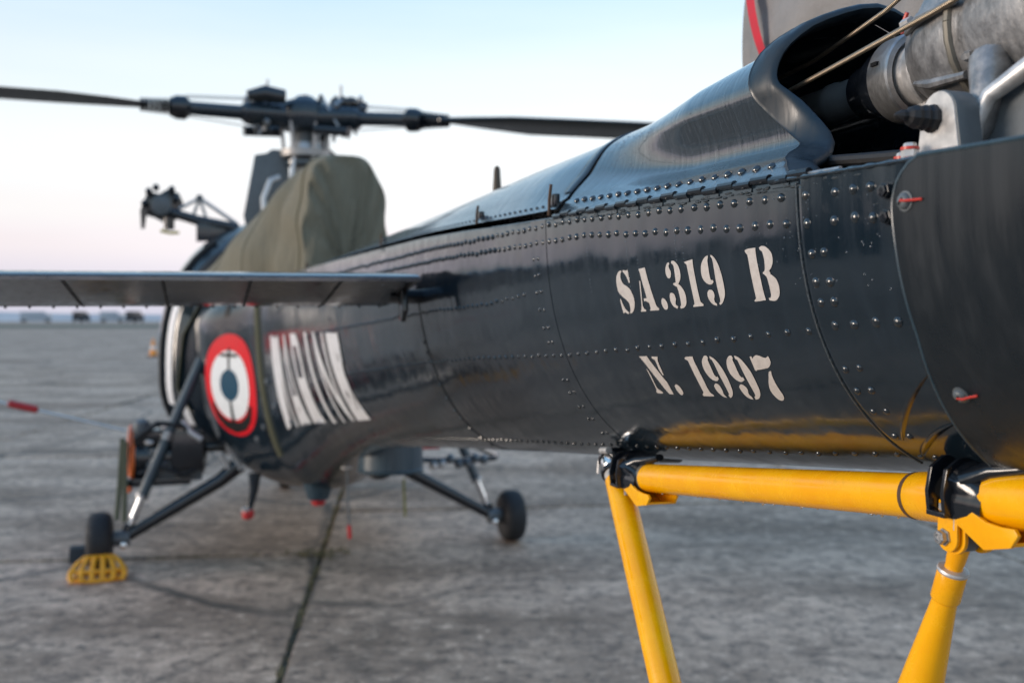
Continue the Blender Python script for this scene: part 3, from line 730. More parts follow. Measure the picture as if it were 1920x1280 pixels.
# rolled lip round the open rear mouth
lip_path = [sp_pt(mouth_s(j), j) for j in range(NP)]
full = [H(*q) for q in lip_path] + [H(a, -p, z) for a, p, z in lip_path[-2::-1]]
rows = []; NL = len(full)
for i, p in enumerate(full):
    d = (full[min(i + 1, NL - 1)] - full[max(i - 1, 0)]).normalized()
    j = min(i, NL - 1 - i); w = 1.0 if j > 5 else lerp(.55, 1, j / 5)
    w *= .84
    cen = Vector((p.x, 0, ZH(5.4) + .09)); o_ = (p - cen); o_.x = 0
    # outward in the section plane, square to the skin line
    e = Vector((0, d.y, d.z)); 
    out = Vector((0, -e.z, e.y)).normalized() if e.length > 1e-5 else o_.normalized()
    if out.dot(o_) < 0: out = -out
    aft = Vector((1, 0, 0)); fl = .014 * min(1, max(0, (j - 20) / 12)); p = p + out * fl * .5
    r = [p + out * -.004 - aft * .003, p + out * .0034 - aft * .0025, p + out * .0040 - aft * .0008]
    for k in range(15):
        a = k / 14; r.append(p + out * (fl * math.sin(a * 1.57) + .0034 - .006 * math.sin(a * 3.1) * w - .024 * w * a ** 2.4) + aft * (.044 * w * math.sin(a * 1.5)))
    r += [r[-1] - out * .003 - aft * .004, p + out * -.010 + aft * .006]
    rows.append(r)
MB().grid(rows, True, True, True).build('rolled_lip', 'lip_paint', aft_cover, smooth=60)
def sp_normal(s, j):
    a = Vector(H(*sp_pt(s, max(j - 1, 0)))); b = Vector(H(*sp_pt(s, min(j + 1, NP - 1)))); n = (b - a).cross(Vector((1, 0, 0))); n.normalize()
    return n if n.z > 0 else -n
# rivets along the flange of the rear cover, lumpy with old paint
s = 5.447
while s > 4.9:
    p = H(*sp_pt(s, 6)); nn = sp_normal(s, 6)
    o = link('rivet', RV['big'], aft_cover); o.matrix_local = Matrix.Translation(p) @ nn.to_track_quat('Z', 'Y').to_matrix().to_4x4() @ Matrix.Diagonal((random.uniform(.9, 1.1), random.uniform(.95, 1.15), random.uniform(.9, 1.25), 1))
    s -= .0288
s = 4.83; fr = MB()
while s > 2:
    p = H(*sp_pt(s, 4, lift=.012)); nn = sp_normal(s, 4); u = nn.orthogonal().normalized(); w = nn.cross(u)
    fr.grid([[p + (u * math.cos(t) + w * math.sin(t)) * .0032 * k + nn * .0026 * z for t in [.785 * i for i in range(8)]] for k, z in ((1, 0), (.75, .7), (.3, 1))], True, False, True); s -= .028
fr.build('rivet', 'wet_cover_paint', fwd_cover, props={'kind': 'stuff', 'label': 'row of small rivets on the forward cover'})
# water streaking down the covers
wd = MB(); 
for k in range(260):
    s = random.uniform(4.9, 5.36); x = random.uniform(16, 25); j = int(x); a, b_ = Vector(H(*sp_pt(s, j))), Vector(H(*sp_pt(s, j + 1))); p = a.lerp(b_, x - j); nn = sp_normal(s, j)
    if mouth_s(j) < s + .02: continue
    u = nn.orthogonal().normalized(); w = nn.cross(u); r = random.uniform(.0005, .0013)
    wd.grid([[p + (u * math.cos(t) + w * math.sin(t)) * r * k_ + nn * r * z for t in [.785 * i for i in range(8)]] for k_, z in ((1, -.1), (.8, .6), (.35, .9))], True, False, True)
wd.build('water_drop', 'water_drop', aft_cover, props={'kind': 'stuff', 'label': 'water drops on the rear cover'})

# piano hinge between cover and boom: alternating knuckles on one pin
hz = lambda s: H(s, HW(s) + .0005, ZH(s) + .0025)
MB().tube([hz(lerp(4.90, 5.60, i / 20)) for i in range(21)], .0022, 8).build('hinge_pin', 'machined_steel', aft_cover)
s = 4.905; k = 0
while s < 5.545:
    w = .0325; p0, p1 = hz(s + .0012), hz(s + w - .0012)
    dz = Vector((0, 0, .0016 if k % 2 else -.0010))
    MB().tube([p0 + dz, p0.lerp(p1, .5) + dz, p1 + dz], .0044, 10).build('hinge_knuckle', 'black_paint' if k % 3 else 'navy_paint_plain', aft_cover)
    lf = [H(s + .001, HW(s) - .012, ZH(s) + .006), H(s + w - .001, HW(s) - .012, ZH(s) + .006)] if k % 2 else [HP(s + .001, .022, .0012), HP(s + w - .001, .022, .0012)]
    MB().grid([[p0 + dz, p1 + dz], lf]).build('hinge_leaf', 'wet_cover_paint' if k % 2 else 'navy_paint_plain', aft_cover, smooth=0)
    s += w; k += 1
# smeared sealant along the hinge
sb = MB(); 
for i in range(70):
    s = random.uniform(4.92, 5.64); p = HP(s, random.uniform(.012, .030), random.uniform(.0003, .0012)); u = Vector((1, 0, 0)); l = random.uniform(.002, .009)
    nn = HN(s, .02); w = nn.cross(u)
    sb.grid([[p + u * l * k_ * math.cos(t) + w * .0014 * k_ * math.sin(t) + nn * .0012 * z for t in [.785 * i_ for i_ in range(8)]] for k_, z in ((1, -.3), (.7, .5), (.2, .9))], True, False, True)
sb.build('sealant_smear', 'sealant', boom, props={'kind': 'stuff'})
# deck edge strip aft of the mouth, wet
MB().tube([HP(lerp(5.50, 5.70, i / 24), -.02 + .006 * math.sin(i * 1.7), .0002) for i in range(25)], [.0042 + .0012 * math.sin(i * 2.3) for i in range(25)], 10, flat=(1, .6)).build('deck_edge', 'wet_cover_paint', boom)

# latches and stub aerial
for s, kk in ((4.852, 1.25), (4.456, .9), (3.52, .9), (1.9, .9)):
    p = H(s, .192 * HW(s) / .213, ZH(s) + .032)
    lt = MB().box(p, (.022 * kk, .010, .016 * kk)).build('latch', 'black_paint', fwd_cover, bevel=.003)
    MB().tube([p + Vector((.003, -.007, .020 * kk)), p + Vector((0, -.009, 0)), p + Vector((-.001, -.009, -.020 * kk))], .0026, 8).build('latch_pin', 'rust_brown', lt)
MB().lathe(H(3.883, 0, 1.884), (0, 0, 1), [(0, .0135), (.012, .0120), (.070, .0085), (.078, .005)], 16).build('stub_aerial', 'brown_pin', heli)

# ------------------------------------------------------------------ inside the mouth: shaft, coupling, gearbox, control cables
AX = 1.829
sh = MB().lathe(H(4.9, 0, AX), (1, 0, 0), [(0, .0225), (.42, .0225), (.425, .0245), (.437, .0245), (.442, .0228), (.52, .0228)], 28).build('tail_drive_shaft', 'shaft_paint', heli)
MB().lathe(H(5.385, 0, AX), (1, 0, 0), [(0, .0235), (.004, .0300), (.030, .0330), (.040, .0400), (.066, .0440), (.068, .040)], 32).build('coupling_boot', 'black_paint', sh)
cp = MB().lathe(H(5.447, 0, AX), (1, 0, 0), [(0, .040), (.001, .0465), (.003, .0475), (.032, .0475), (.034, .046), (.0345, .040), (.02, .039)], 48).build('coupling_ring', 'machined_steel', sh)
MB().box(H(5.462, .0445, AX + .012), (.010, .008, .004)).build('index_notch', 'black_mark', cp)
MB().lathe(H(5.466, 0, AX), (1, 0, 0), [(0, .036), (.030, .036), (.034, .044), (.044, .0455), (.046, .044)], 40).build('coupling_flange', 'pale_alloy', sh)

gb = MB()
prof = [(0, .044), (.004, .052), (.02, .060), (.045, .0735), (.075, .0805), (.10, .083), (.115, .080), (.125, .086), (.21, .088), (.26, .082), (.30, .06)]
gb.lathe(H(5.512, 0, AX + .012), (1, 0, 0), prof, 48)
gearbox = gb.build('tail_gearbox', 'cast_alloy', heli, smooth=45)
MB().lathe(H(5.70, .05, AX + .012), (0, 1, 0), [(0, .07), (.02, .08), (.10, .08), (.12, .07), (.18, .055), (.30, .05), (.31, .03)], 36).build('output_housing', 'cast_alloy', gearbox)
# cast ribs along the housing
for a in range(0, 360, 45):
    t = R(a + 10); d = Vector((0, -math.cos(t), math.sin(t)))
    MB().tube([H(5.535, 0, AX + .012) + d * .066, H(5.575, 0, AX + .012) + d * .083, H(5.625, 0, AX + .012) + d * .088], [.003, .0055, .004], 8).build('cast_rib', 'cast_alloy', gearbox)
# bolts with red locking lacquer round the input flange
for a in (38, 110, 200, 290):
    t = R(a); d = Vector((0, -math.cos(t), math.sin(t))); p = H(5.508, 0, AX + .010) + d * .053
    bo = MB().lathe(p, (-1, 0, 0), [(-.006, .0065), (.006, .0065), (.007, .0055)], 6).build('flange_bolt', 'pale_alloy', gearbox, smooth=0)
    MB().tube([p + Vector((-.008, 0, -.008)), p + Vector((-.009, 0, 0)), p + Vector((-.001, 0, .012))], .0022, 8).build('locking_mark', 'red_lacquer', bo)
for a in range(15, 375, 40):
    t = R(a); d = Vector((0, -math.cos(t), math.sin(t))); q = H(5.634, 0, AX + .012) + d * .084
    MB().lathe(q, (-1, 0, 0), [(-.004, .0052), (.005, .0052), (.006, .0042), (.009, .003)], 6).build('case_bolt', 'machined_steel', gearbox, smooth=0)
MB().tube([H(5.622, 0, AX + .012) + Vector((0, -math.cos(R(a)), math.sin(R(a)))) * (.0865 + .001 * math.sin(a)) for a in range(15, 200, 8)], .0009, 6).build('lock_wire', 'machined_steel', gearbox)
MB().tube([H(5.612, 0, AX + .012) + Vector((0, -math.cos(R(a)), math.sin(R(a)))) * .083 for a in range(0, 361, 12)], .0042, 8).build('case_joint', 'grey_sleeve', gearbox)
for s_ in (5.25, 5.40): MB().tube([H(s_, .10, 1.715), H(s_, .115, 1.735), H(s_, .11, 1.76)], .004, 8).build('bay_clip', 'shaft_paint', heli)
MB().tube([H(5.0, .115, 1.735), H(5.25, .108, 1.742), H(5.42, .112, 1.738), H(5.55, .104, 1.725), H(5.66, .06, 1.72)], .0065, 10).build('bay_hose', 'dark_rubber', heli)
MB().tube([H(5.0, -.08, 1.75), H(5.4, -.09, 1.76), H(5.62, -.07, 1.75)], .008, 10).build('bay_hose', 'shaft_paint', heli)
# forked support leg of the gearbox
leg = MB()
leg.tube([H(5.60, .10, 1.705), H(5.655, .098, 1.716), H(5.668, .095, 1.735), H(5.667, .086, 1.765), H(5.655, .070, 1.790)], [.012, .013, .014, .019, .026], 14, flat=(1, .8))
leg.build('support_leg', 'cast_alloy', gearbox, smooth=60)
MB().tube([H(5.672, .108, 1.702), H(5.674, .106, 1.735), H(5.682, .099, 1.758), H(5.715, .086, 1.778), H(5.78, .07, 1.80)], [.0075, .0070, .0075, .009, .012], 12).build('support_rib', 'pale_alloy', gearbox, smooth=60)
MB().grid([[H(5.655, .094, 1.70), H(5.655, .086, 1.775)], [H(5.70, .090, 1.70), H(5.70, .080, 1.775)], [H(5.80, .080, 1.70), H(5.80, .07, 1.80)]]).build('support_web', 'shaft_paint', gearbox)
# lug with bolt and black sealing boot
lo = [(-.0275, 0), (.0275, 0)] + [(.0215 * math.cos(a), .036 + .022 * math.sin(a)) for a in [math.pi * i / 14 for i in range(15)]]
lug = MB().prism(lo, H(5.662, .110, 1.706), (1, 0, 0), (0, 0, 1), .024).build('mounting_lug', 'shaft_paint', gearbox, bevel=.0015)
MB().prism([(x * .93, y * .975 + .0005) for x, y in lo], H(5.662, .1335, 1.706), (1, 0, 0), (0, 0, 1), .0015).build('bare_face', 'pale_alloy', lug)
bc = H(5.656, .135, 1.741)
MB().lathe(bc, (-.12, -1, .06), [(-.004, .0118), (.003, .0124), (.006, .0100), (.009, .0114), (.013, .0094), (.017, .0104), (.022, .0084), (.025, .0050), (.029, .0052), (.034, .0026), (.036, .001)], 9).build('sealed_bolt', 'dark_rubber', lug, smooth=25)
for s, p, z in ((5.627, .142, 1.711), (5.646, .150, 1.716)):
    nb = MB().lathe(H(s, p, z - .008), (0, 0, 1), [(0, .0075), (.009, .0075), (.010, .006), (.013, .005), (.0135, .002)], 6).build('base_nut', 'pale_alloy', gearbox, smooth=0)
    MB().lathe(H(s, p, z - .001), (0, 0, 1), [(0, .0079), (.0025, .0079)], 12).build('lacquer_ring', 'red_lacquer', nb)
MB().box(H(5.737, .094, 1.83), (.020, .012, .085)).build('data_plate', 'yellow_mark', gearbox, bevel=.002)
# steel control cables
MB().tube([H(4.95, .070, 1.800), H(5.38, .085, 1.834), H(5.477, .0865, 1.842), H(5.603, .0885, 1.853), H(5.75, .095, 1.868)], .0029, 10).build('control_cable', 'steel_cable', heli)
MB().tube([H(5.0, .03, 1.862), H(5.33, .031, 1.8785), H(5.466, .036, 1.898), H(5.62, .045, 1.935)], .0027, 10).build('control_cable', 'steel_cable', heli)

# screws holding the fairing, tell-tale thread
def screw(s, ph, off, r, parent, thread=True, cross=True):
    p, nn = HP(s, ph, off), HN(s, ph); u = nn.orthogonal().normalized(); w = nn.cross(u)
    sc_ = MB().lathe(p - nn * .002, nn, [(0, r * 1.25), (.0028, r * 1.25), (.0030, r), (.0055, r * .93), (.0070, r * .6), (.0073, .0001)], 20).build('fairing_screw', 'shaft_paint', parent, smooth=50)
    if cross:
        for a, b_ in ((u, w), (w, u)):
            MB().prism([(-r * .5, -r * .11), (r * .5, -r * .11), (r * .5, r * .11), (-r * .5, r * .11)], p + nn * .0048, a, b_, .0012).build('cross_slot', 'black_mark', sc_, smooth=0)
    if thread:
        aft = (HP(s + .02, ph, off) - HP(s, ph, off)).normalized()
        MB().tube([p + aft * .001 + nn * .0055 - w * .001, p + aft * r * .9 + nn * .006, p + aft * r * 1.9 + nn * .003, p + aft * r * 2.9 + nn * .001], .0011, 6).build('locking_thread', 'red_lacquer', sc_)
screw(5.690, .126, .0085, .0068, fair); screw(5.690, .767, .0085, .0062, fair); screw(5.668, 1.06, .002, .006, boom, False, False)
for s, ph in ((5.664, .085), (5.664, .165)):
    p, nn = HP(s, ph, .001), HN(s, ph)
    MB().lathe(p, nn, [(0, .0085), (.002, .0085), (.0021, .0068), (.007, .0068), (.0072, .0058), (.0095, .0052), (.0097, .003)], 6).build('hex_bolt', 'black_paint', boom, smooth=0)

# ------------------------------------------------------------------ tail rotor beyond the boom, blades in covers
tr = MB().lathe(H(5.72, -.20, 1.92), (0, 1, 0), [(0, .05), (.03, .07), (.10, .07), (.12, .045), (.18, .03)], 24).build('tail_rotor', 'shaft_paint', heli)
for k in range(3):
    a = R(168 + 120 * k); d = Vector((math.cos(a), 0, math.sin(a))); up_ = Vector((-d.z, 0, d.x)); o = H(5.72, -.275, 1.92)
    ch = [(-.095, 0), (-.06, .011), (.0, .014), (.06, .012), (.09, .004), (.09, -.004), (.06, -.012), (0, -.014), (-.06, -.011)]
    MB().grid([[o + d * r + up_ * x * w - Vector((0, 1, 0)) * y for x, y in ch] for r, w in ((.10, .35), (.2, .7), (.4, 1), (1.03, 1))], True, True, True).build('tail_blade', 'blade_skin', tr)
# grey cloth sock on the blade that shows over the cover
o = H(5.72, -.275, 1.92); a = R(168); d = Vector((math.cos(a), 0, math.sin(a))); up_ = Vector((d.z, 0, -d.x)); sd_ = Vector((0, 1, 0))
rows = []
for i in range(25):
    r = lerp(.42, 1.075, i / 24); rr = []
    for k in range(24):
        t = 2 * math.pi * k / 24; w = .128 + .010 * math.sin(9 * r * 6 + 3 * t) + .004 * random.random(); th = .042 + .010 * math.sin(21 * r + 2 * t)
        if i > 21: w *= 1 - .06 * (i - 21); th *= 1 - .22 * (i - 21)
        rr.append(o + d * r + up_ * math.cos(t) * w + sd_ * math.sin(t) * th)
    rows.append(rr)
sock = MB().grid(rows, True, True, True).build('blade_cover', 'grey_cloth', None, smooth=60)
sock.matrix_world = Matrix.Translation(heli.location) @ Matrix.Rotation(THETA - R(90), 4, 'Z')
tag(sock, 'grey cloth sock with red strap on the tail rotor blade behind the boom', 'cover')
stp = []
for k in range(41):
    t = 2 * math.pi * k / 40; stp.append(o + d * (.975 + .075 * math.cos(t)) + up_ * math.cos(t) * .138 + sd_ * math.sin(t) * .056)
rows = [[p - d * .014 for p in stp], [p - d * .012 + (p - o).normalized() * .001 for p in stp], [p + d * .014 for p in stp]]
MB().grid(rows).build('red_strap', 'red_tape', sock)

# ------------------------------------------------------------------ yellow tail skid frame clamped under the boom
PO = .06
def tz(s): return 1.316 + (s - 4.937) * (1.408 - 1.316) / (5.669 - 4.937)
skid = MB().lathe(H(4.935, PO, tz(4.935)), H(5.58, PO, tz(5.58)) - H(4.935, PO, tz(4.935)), [(0, .0222), (.60, .0222), (.635, .0222)], 36).build('tail_skid_tube', 'yellow_paint', heli)
td = (H(5.58, PO, tz(5.58)) - H(4.935, PO, tz(4.935))).normalized()
MB().lathe(H(5.556, PO, tz(5.556)), td, [(-.006, .0223), (-.005, .0232), (.002, .0234), (.003, .0240), (.05, .0250), (.052, .020)], 36).build('socket', 'yellow_paint', skid)
MB().lathe(H(5.553, PO, tz(5.553)), td, [(-.0030, .0226), (-.003, .0236), (.0022, .0236)], 30).build('dirt_ring', 'rust_brown', skid)
MB().lathe(H(5.60, PO, tz(5.60)), td, [(0, .0232), (.062, .0232), (.064, .0225)], 36).build('bare_sleeve', 'grey_sleeve', skid)
MB().lathe(H(5.655, PO, tz(5.655)), td, [(0, .0225), (.002, .0248), (.7, .0248)], 36).build('rear_tube', 'yellow_paint', skid)
MB().lathe(H(4.90, PO, tz(4.90)), td, [(0, .0225), (.028, .0225), (.038, .0212)], 36).build('bare_sleeve', 'grey_sleeve', skid)
# black forked fittings on the keel
def fitting(s, zt, sc_=1.0):
    f = empty('boom_fitting'); f.parent = heli
    zb = tz(s) + .002; zc = tz(s)
    out = [(-.030, zt), (-.012, zt + .006), (.020, zt + .004), (.034, zt - .006), (.038, zc + .010), (.036, zc - .008), (.020, zc - .014), (-.030, zc + .012)]
    for ds in (0, .020 * sc_):
        MB().prism(out, H(s + ds, PO, 0), (0, -1, 0), (0, 0, 1), -.0048).build('fork_plate', 'black_paint', f, bevel=.0014)
    MB().box(H(s + .012 * sc_, PO + .026, zc - .010), (.024 * sc_, .020, .005)).build('fork_floor', 'black_paint', f, bevel=.001)
    # flared web running aft round the tube
    rows = []
    for i in range(9):
        t = i / 8; r = lerp(.031, .026, t); rows.append([H(s + .020 * sc_ + .036 * sc_ * t, PO, zc) + Vector((0, -math.cos(a), math.sin(a))) * (r + (.012 * (1 - t) if 30 < math.degrees(a) < 120 else 0)) for a in [R(-25 + 10 * k) for k in range(19)]])
    MB().grid(rows).build('flared_web', 'black_paint', f, smooth=60)
    MB().tube([H(s + .028, PO + .016, zc + .022), H(s + .05, PO + .004, zc + .034), H(s + .10, PO - .006, zt + .006)], [.016, .014, .008], 12, flat=(1, .7)).build('keel_web', 'black_paint', f, smooth=60)
    MB().lathe(H(s + .016 * sc_, PO + .030, zc - .006), (0, 0, 1), [(0, .004), (.006, .004)], 6).build('fork_bolt', 'pale_alloy', f, smooth=0)
    return f
fitting(5.606, 1.438); fitting(4.858, 1.345, 1.3)
# bent saddle clamps, yellow
def saddle(s, k=1.0):
    zc = tz(s); o = H(s, PO + .046, zc)
    a = [(0, .001), (.018, .004), (.030, .003), (.044, -.004), (.058, -.009), (.074, -.010), (.090, -.009), (.094, -.014), (.086, -.026), (.056, -.034), (.028, -.020), (0, -.009)]
    c = None
    for q, (dy, th) in enumerate(((.027, .004), (.023, .042), (-.019, .004))):
        pts = [(x * k, y + (.003 if q == 1 and 2 < i_ < 8 else 0)) for i_, (x, y) in enumerate(a)] if q != 1 else [(x * k, y - .0) for x, y in [(.004, -.006), (.028, -.016), (.054, -.030), (.086, -.022), (.0855, -.0255), (.056, -.0335), (.028, -.0195), (.004, -.0085)]]
        o2 = MB().prism(pts, H(s, PO + dy, zc), (1, 0, 0), (0, 0, 1), -th).build('saddle_clamp', 'yellow_paint', skid, bevel=.0008)
        c = c or o2
    MB().lathe(H(s + .020 * k, PO + .024, zc - .024), (0, 0, 1), [(0, .0032), (.020, .0032)], 10).build('clamp_bolt', 'machined_steel', c)
    return c
saddle(5.612); saddle(4.872, 1.25)
# clevis, adjuster and tapered rear strut
tab = [(-.0122, .006)] + [(.0128 * math.cos(a), -.0195 + .0128 * math.sin(a)) for a in [math.pi + math.pi * i / 14 for i in range(15)]] + [(.0122, .006)]
cl = MB().prism(tab, H(5.6235, .0835, 1.388), (1, 0, 0), (0, 0, 1), .0035).build('clevis_tab', 'yellow_paint', skid, bevel=.0008)
tab2 = [(x * 1.14, y * 1.10) for x, y in tab]
MB().prism(tab2, H(5.6255, .0775, 1.389), (1, 0, 0), (0, 0, 1), .004).build('clevis_tab', 'yellow_paint', skid, bevel=.0008)
MB().prism(tab2, H(5.629, .050, 1.389), (1, 0, 0), (0, 0, 1), .006).build('clevis_tab', 'yellow_paint', skid, bevel=.0008)
bp = H(5.6205, .0875, 1.3685)
bo = MB().lathe(bp, (0, -1, 0), [(-.04, .0035), (-.001, .0035), (-.0005, .0082), (.0012, .0082), (.0013, .0066), (.0065, .0066), (.0073, .0058), (.0075, .0036), (.0062, .003)], 6).build('clevis_bolt', 'machined_steel', skid, smooth=0)
eye = MB().lathe(H(5.622, .077, 1.366), (0, 1, 0), [(0, .010), (.003, .012), (.018, .012), (.021, .010)], 20).build('rod_eye', 'shaft_paint', skid)
A_, B_ = H(5.6135, .066, 1.350), H(5.567, .066, 1.212); dd = (B_ - A_).normalized(); L_ = (B_ - A_).length
MB().lathe(A_, dd, [(-.012, .0100), (.008, .0088), (.012, .0080), (.016, .0086), (.020, .0080), (.024, .0086), (.03, .008)], 20).build('threaded_rod', 'yellow_paint', skid)
MB().lathe(A_ + dd * .016, dd, [(-.001, .009), (0, .0138), (.002, .0146), (.004, .0138), (.004, .009)], 24).build('lock_ring', 'pale_alloy', skid)
st = MB().lathe(A_ + dd * .017, dd, [(0, .010), (.0005, .0128), (.002, .0136), (.031, .0136), (.0325, .0128), (.033, .0118), (.036, .0116), (.11, .0185), (.20, .0265), (.36, .034), (.56, .036), (.70, .030)], 32, False).build('rear_strut', 'yellow_paint', skid, smooth=40)
# front leg in its silver clamp
FA, FB = H(4.815, .068, 1.318), H(5.118, .118, 1.045); fd = (FB - FA).normalized()
lg = MB().lathe(FA, fd, [(.028, .0205), (.030, .0222), (1.02, .0222), (1.03, .02)], 32).build('front_leg', 'yellow_paint', skid, smooth=40)
MB().lathe(FA, fd, [(.016, .0190), (.0165, .0216), (.029, .0216)], 28).build('leg_sleeve', 'pale_alloy', skid)
MB().lathe(FA, fd, [(-.022, .019), (-.020, .0255), (-.014, .0265), (-.012, .0235), (.008, .0235), (.010, .0262), (.016, .0262), (.017, .022)], 28).build('leg_clamp', 'black_paint', skid, smooth=40)
MB().lathe(FA, fd, [(-.012, .0240), (-.011, .0247), (.007, .0247), (.008, .0240)], 28).build('clamp_band', 'chrome', skid)
MB().tube([FA + Vector((-.026, -.012, .02)), FA + Vector((-.032, -.016, .004)), FA + Vector((-.030, -.018, -.016))], .0028, 8).build('cotter_pin', 'pale_alloy', skid)
MB().tube([FA + Vector((-.01, -.02, .026)), FA + Vector((.02, -.02, .030))], .006, 10).build('clamp_bolt', 'pale_alloy', skid)
foot = FA + fd * 1.03; foot2 = A_ + dd * .70
MB().tube([foot2 + Vector((-.05, 0, .01)), foot2, foot.lerp(foot2, .5) + Vector((0, 0, -.02)), foot, foot + Vector((.10, 0, .02))], .03, 16).build('skid_shoe', 'yellow_paint', skid)
MB().tube([FA + Vector((.0, .05, .024)), FA + Vector((.0, .12, .02))], .02, 14).build('cross_tube', 'black_paint', skid)
# drops hanging under the tube and the keel
hd = MB()
for k in range(26):
    s = random.uniform(4.97, 5.55); p = H(s, PO + random.uniform(-.004, .006), tz(s) - .0220); r = random.uniform(.0010, .0022)
    hd.lathe(p + Vector((0, 0, .0006)), (0, 0, -1), [(0, r), (r * .6, r * .95), (r * 1.2, r * .6), (r * 1.5, r * .1)], 8)
hd.build('water_drop', 'water_drop', skid, props={'kind': 'stuff', 'label': 'water drops hanging under the tube'})

# ------------------------------------------------------------------ horizontal stabiliser on the port side
def stab_sec(p):
    drop = -.006 * (p - .25)
    te, le = 4.255, 3.80
    zt = 1.652 + drop
    return [(te, zt + .006), (te, zt - .003), (4.10, zt - .024), (3.95, zt - .044), (3.86, zt - .052), (3.80, zt - .044), (3.775, zt - .022), (3.80, zt + .004), (3.92, zt + .026), (4.08, zt + .022)]
rows = [[H(s, p, z) for s, z in stab_sec(p)] for p in [.285 + .066 * i for i in range(19)]]
stab = MB().grid(rows, True, True, True).build('horizontal_stabiliser', 'navy_paint_plain', heli, smooth=30)
MB().grid([[H(4.258, p, 1.652 - .006 * (p - .25) + dz) for dz in (-.0045, .003)] + [H(4.250, p, 1.652 - .006 * (p - .25) + .0075), H(4.232, p, 1.652 - .006 * (p - .25) + .0125), H(4.21, p, 1.652 - .006 * (p - .25) + .0135)] for p in (.285, .5, .8, 1.1, 1.46)]).build('trailing_edge_strip', 'wet_cover_paint', stab)
for p in (.30, .452, .638, .81, .996, 1.19):
    sec = stab_sec(p)[1:5]
    MB().grid([[H(s, p + w, z - .0012) for s, z in sec] for w in (-.0035, .0035)]).build('rib_line', 'black_mark', stab)
for i in range(46):
    p = .30 + i * .0255; s, z = stab_sec(p)[4]
    if i % 2 == 0: MB().lathe(H(s - .03, p, z + .003), (0, 0, -1), [(0, .004), (.002, .004), (.006, .0025), (.008, .0004)], 8).build('water_bead', 'dark_rubber', stab)
MB().tube([H(4.02, .19, 1.62), H(4.04, .32, 1.62)], .035, 14, flat=(1, .5)).build('root_spar', 'black_paint', stab)
MB().prism([(0, 0), (.05, .01), (.06, -.05), (.03, -.075), (.0, -.07)], H(4.10, .29, 1.635), (1, 0, 0), (0, 0, 1), .012).build('root_fitting', 'black_paint', stab, bevel=.003)
fin = [( -.30, -.22), (.16, -.25), (.30, .0), (.22, .42), (.02, .52), (-.12, .45), (-.26, .1)]
MB().prism(fin, H(4.05, 1.475, 1.62), (1, 0, 0), (0, 0, 1), .02).build('end_fin', 'navy_paint_plain', stab, bevel=.006)
# starboard half
MB().grid([[Vector((v.x, -v.y, v.z)) for v in r] for r in rows], True, True, True).build('horizontal_stabiliser', 'navy_paint_plain', heli, smooth=30)

# ------------------------------------------------------------------ cabin
rings = []
CS = [(-.72, .74, .52, 1.98, 2.6), (-.86, .90, .53, 2.14, 2.6), (-1.0, .985, .55, 2.24, 2.5), (-1.3, 1.03, .56, 2.31, 2.5), (-2.0, 1.04, .58, 2.32, 2.5), (-2.6, .96, .60, 2.24, 2.3), (-3.0, .78, .66, 2.04, 2.1), (-3.25, .50, .80, 1.70, 2), (-3.35, .20, 1.0, 1.45, 2)]
for s, a, zb, zt, ex in CS:
    k = 2 / ex; r = []
    for i in range(48):
        t = 2 * math.pi * i / 48; c, q = math.cos(t), math.sin(t)
        lo = 1.18
        c = math.copysign(abs(c) ** k, c); q = math.copysign(abs(q) ** k, q)
        z = lo + (zt - lo) * q if q > 0 else lo + (lo - zb) * q
        r.append(H(s, a * c, z))
    rings.append(r)
cabin = MB().grid(rings, True, True, True).build('cabin_body', 'navy_paint_plain', heli, smooth=60)
def cab(s, t, off=0):
    # point on the cabin shell; t angle from port round the top
    for A, B in zip(CS, CS[1:]):
        if B[0] <= s <= A[0]:
            f = (A[0] - s) / (A[0] - B[0]); a, zb, zt, ex = [lerp(A[i], B[i], f) for i in (1, 2, 3, 4)]; break
    k = 2 / ex; c, q = math.cos(t), math.sin(t); c = math.copysign(abs(c) ** k, c); q = math.copysign(abs(q) ** k, q)
    z = 1.18 + (zt - 1.18) * q if q > 0 else 1.18 + (1.18 - zb) * q
    return H(s, a * c + off * math.cos(t), z + off * math.sin(t))
MB().tube([cab(-1.02, R(a), .012) for a in range(-52, 60, 6)], .020, 10).build('door_rail', 'dark_rubber', cabin)
def patch(name, s0, s1, a0, a1, mat, off=.006, n=10):
    return MB().grid([[cab(lerp(s0, s1, i / n), R(lerp(a0, a1, j / n)), off) for j in range(n + 1)] for i in range(n + 1)]).build(name, mat, cabin, smooth=60)
patch('rear_window', -.80, -.90, 38, 56, 'dark_interior')
patch('side_window', -1.15, -2.5, 8, 52, 'cabin_glass')
patch('side_window', -1.15, -2.5, 172, 128, 'cabin_glass')
patch('windscreen', -2.62, -3.3, 15, 165, 'cabin_glass')
pw = patch('door_pane', -.80, -.86, -6, 24, 'cabin_glass')
patch('door_pane', -.895, -.96, -14, 26, 'white_paint', .008)  # white colour stands in for bright sky reflected in the door glass
patch('pale_marking', -.80, -.84, -26, -10, 'white_paint', .008)
MB().tube([cab(-.76, R(30), .02), cab(-.80, R(12), .03), cab(-.82, R(-4), .035), cab(-.78, R(-16), .02)], .012, 8, flat=(1.6, .6)).build('sling_strap', 'olive_strap', cabin)
# panels on the rear fuselage
band('fuselage_seam', .33, .012, .03, .9, .0015, 'black_mark')
hatch = MB().grid([[HP(s, p, .004) for p in (-.28, -.18, -.08, -.03)] for s in (-.02, .0, .03)]).build('hatch_gap', 'black_mark', boom)
# olive strap lying over the flank
sp = [HP(.40 + .06 * math.sin(i / 9), lerp(-.4, .95, i / 24), .008) for i in range(25)]
MB().tube(sp, .018, 8, flat=(1, .25)).build('olive_band', 'olive_strap', boom)
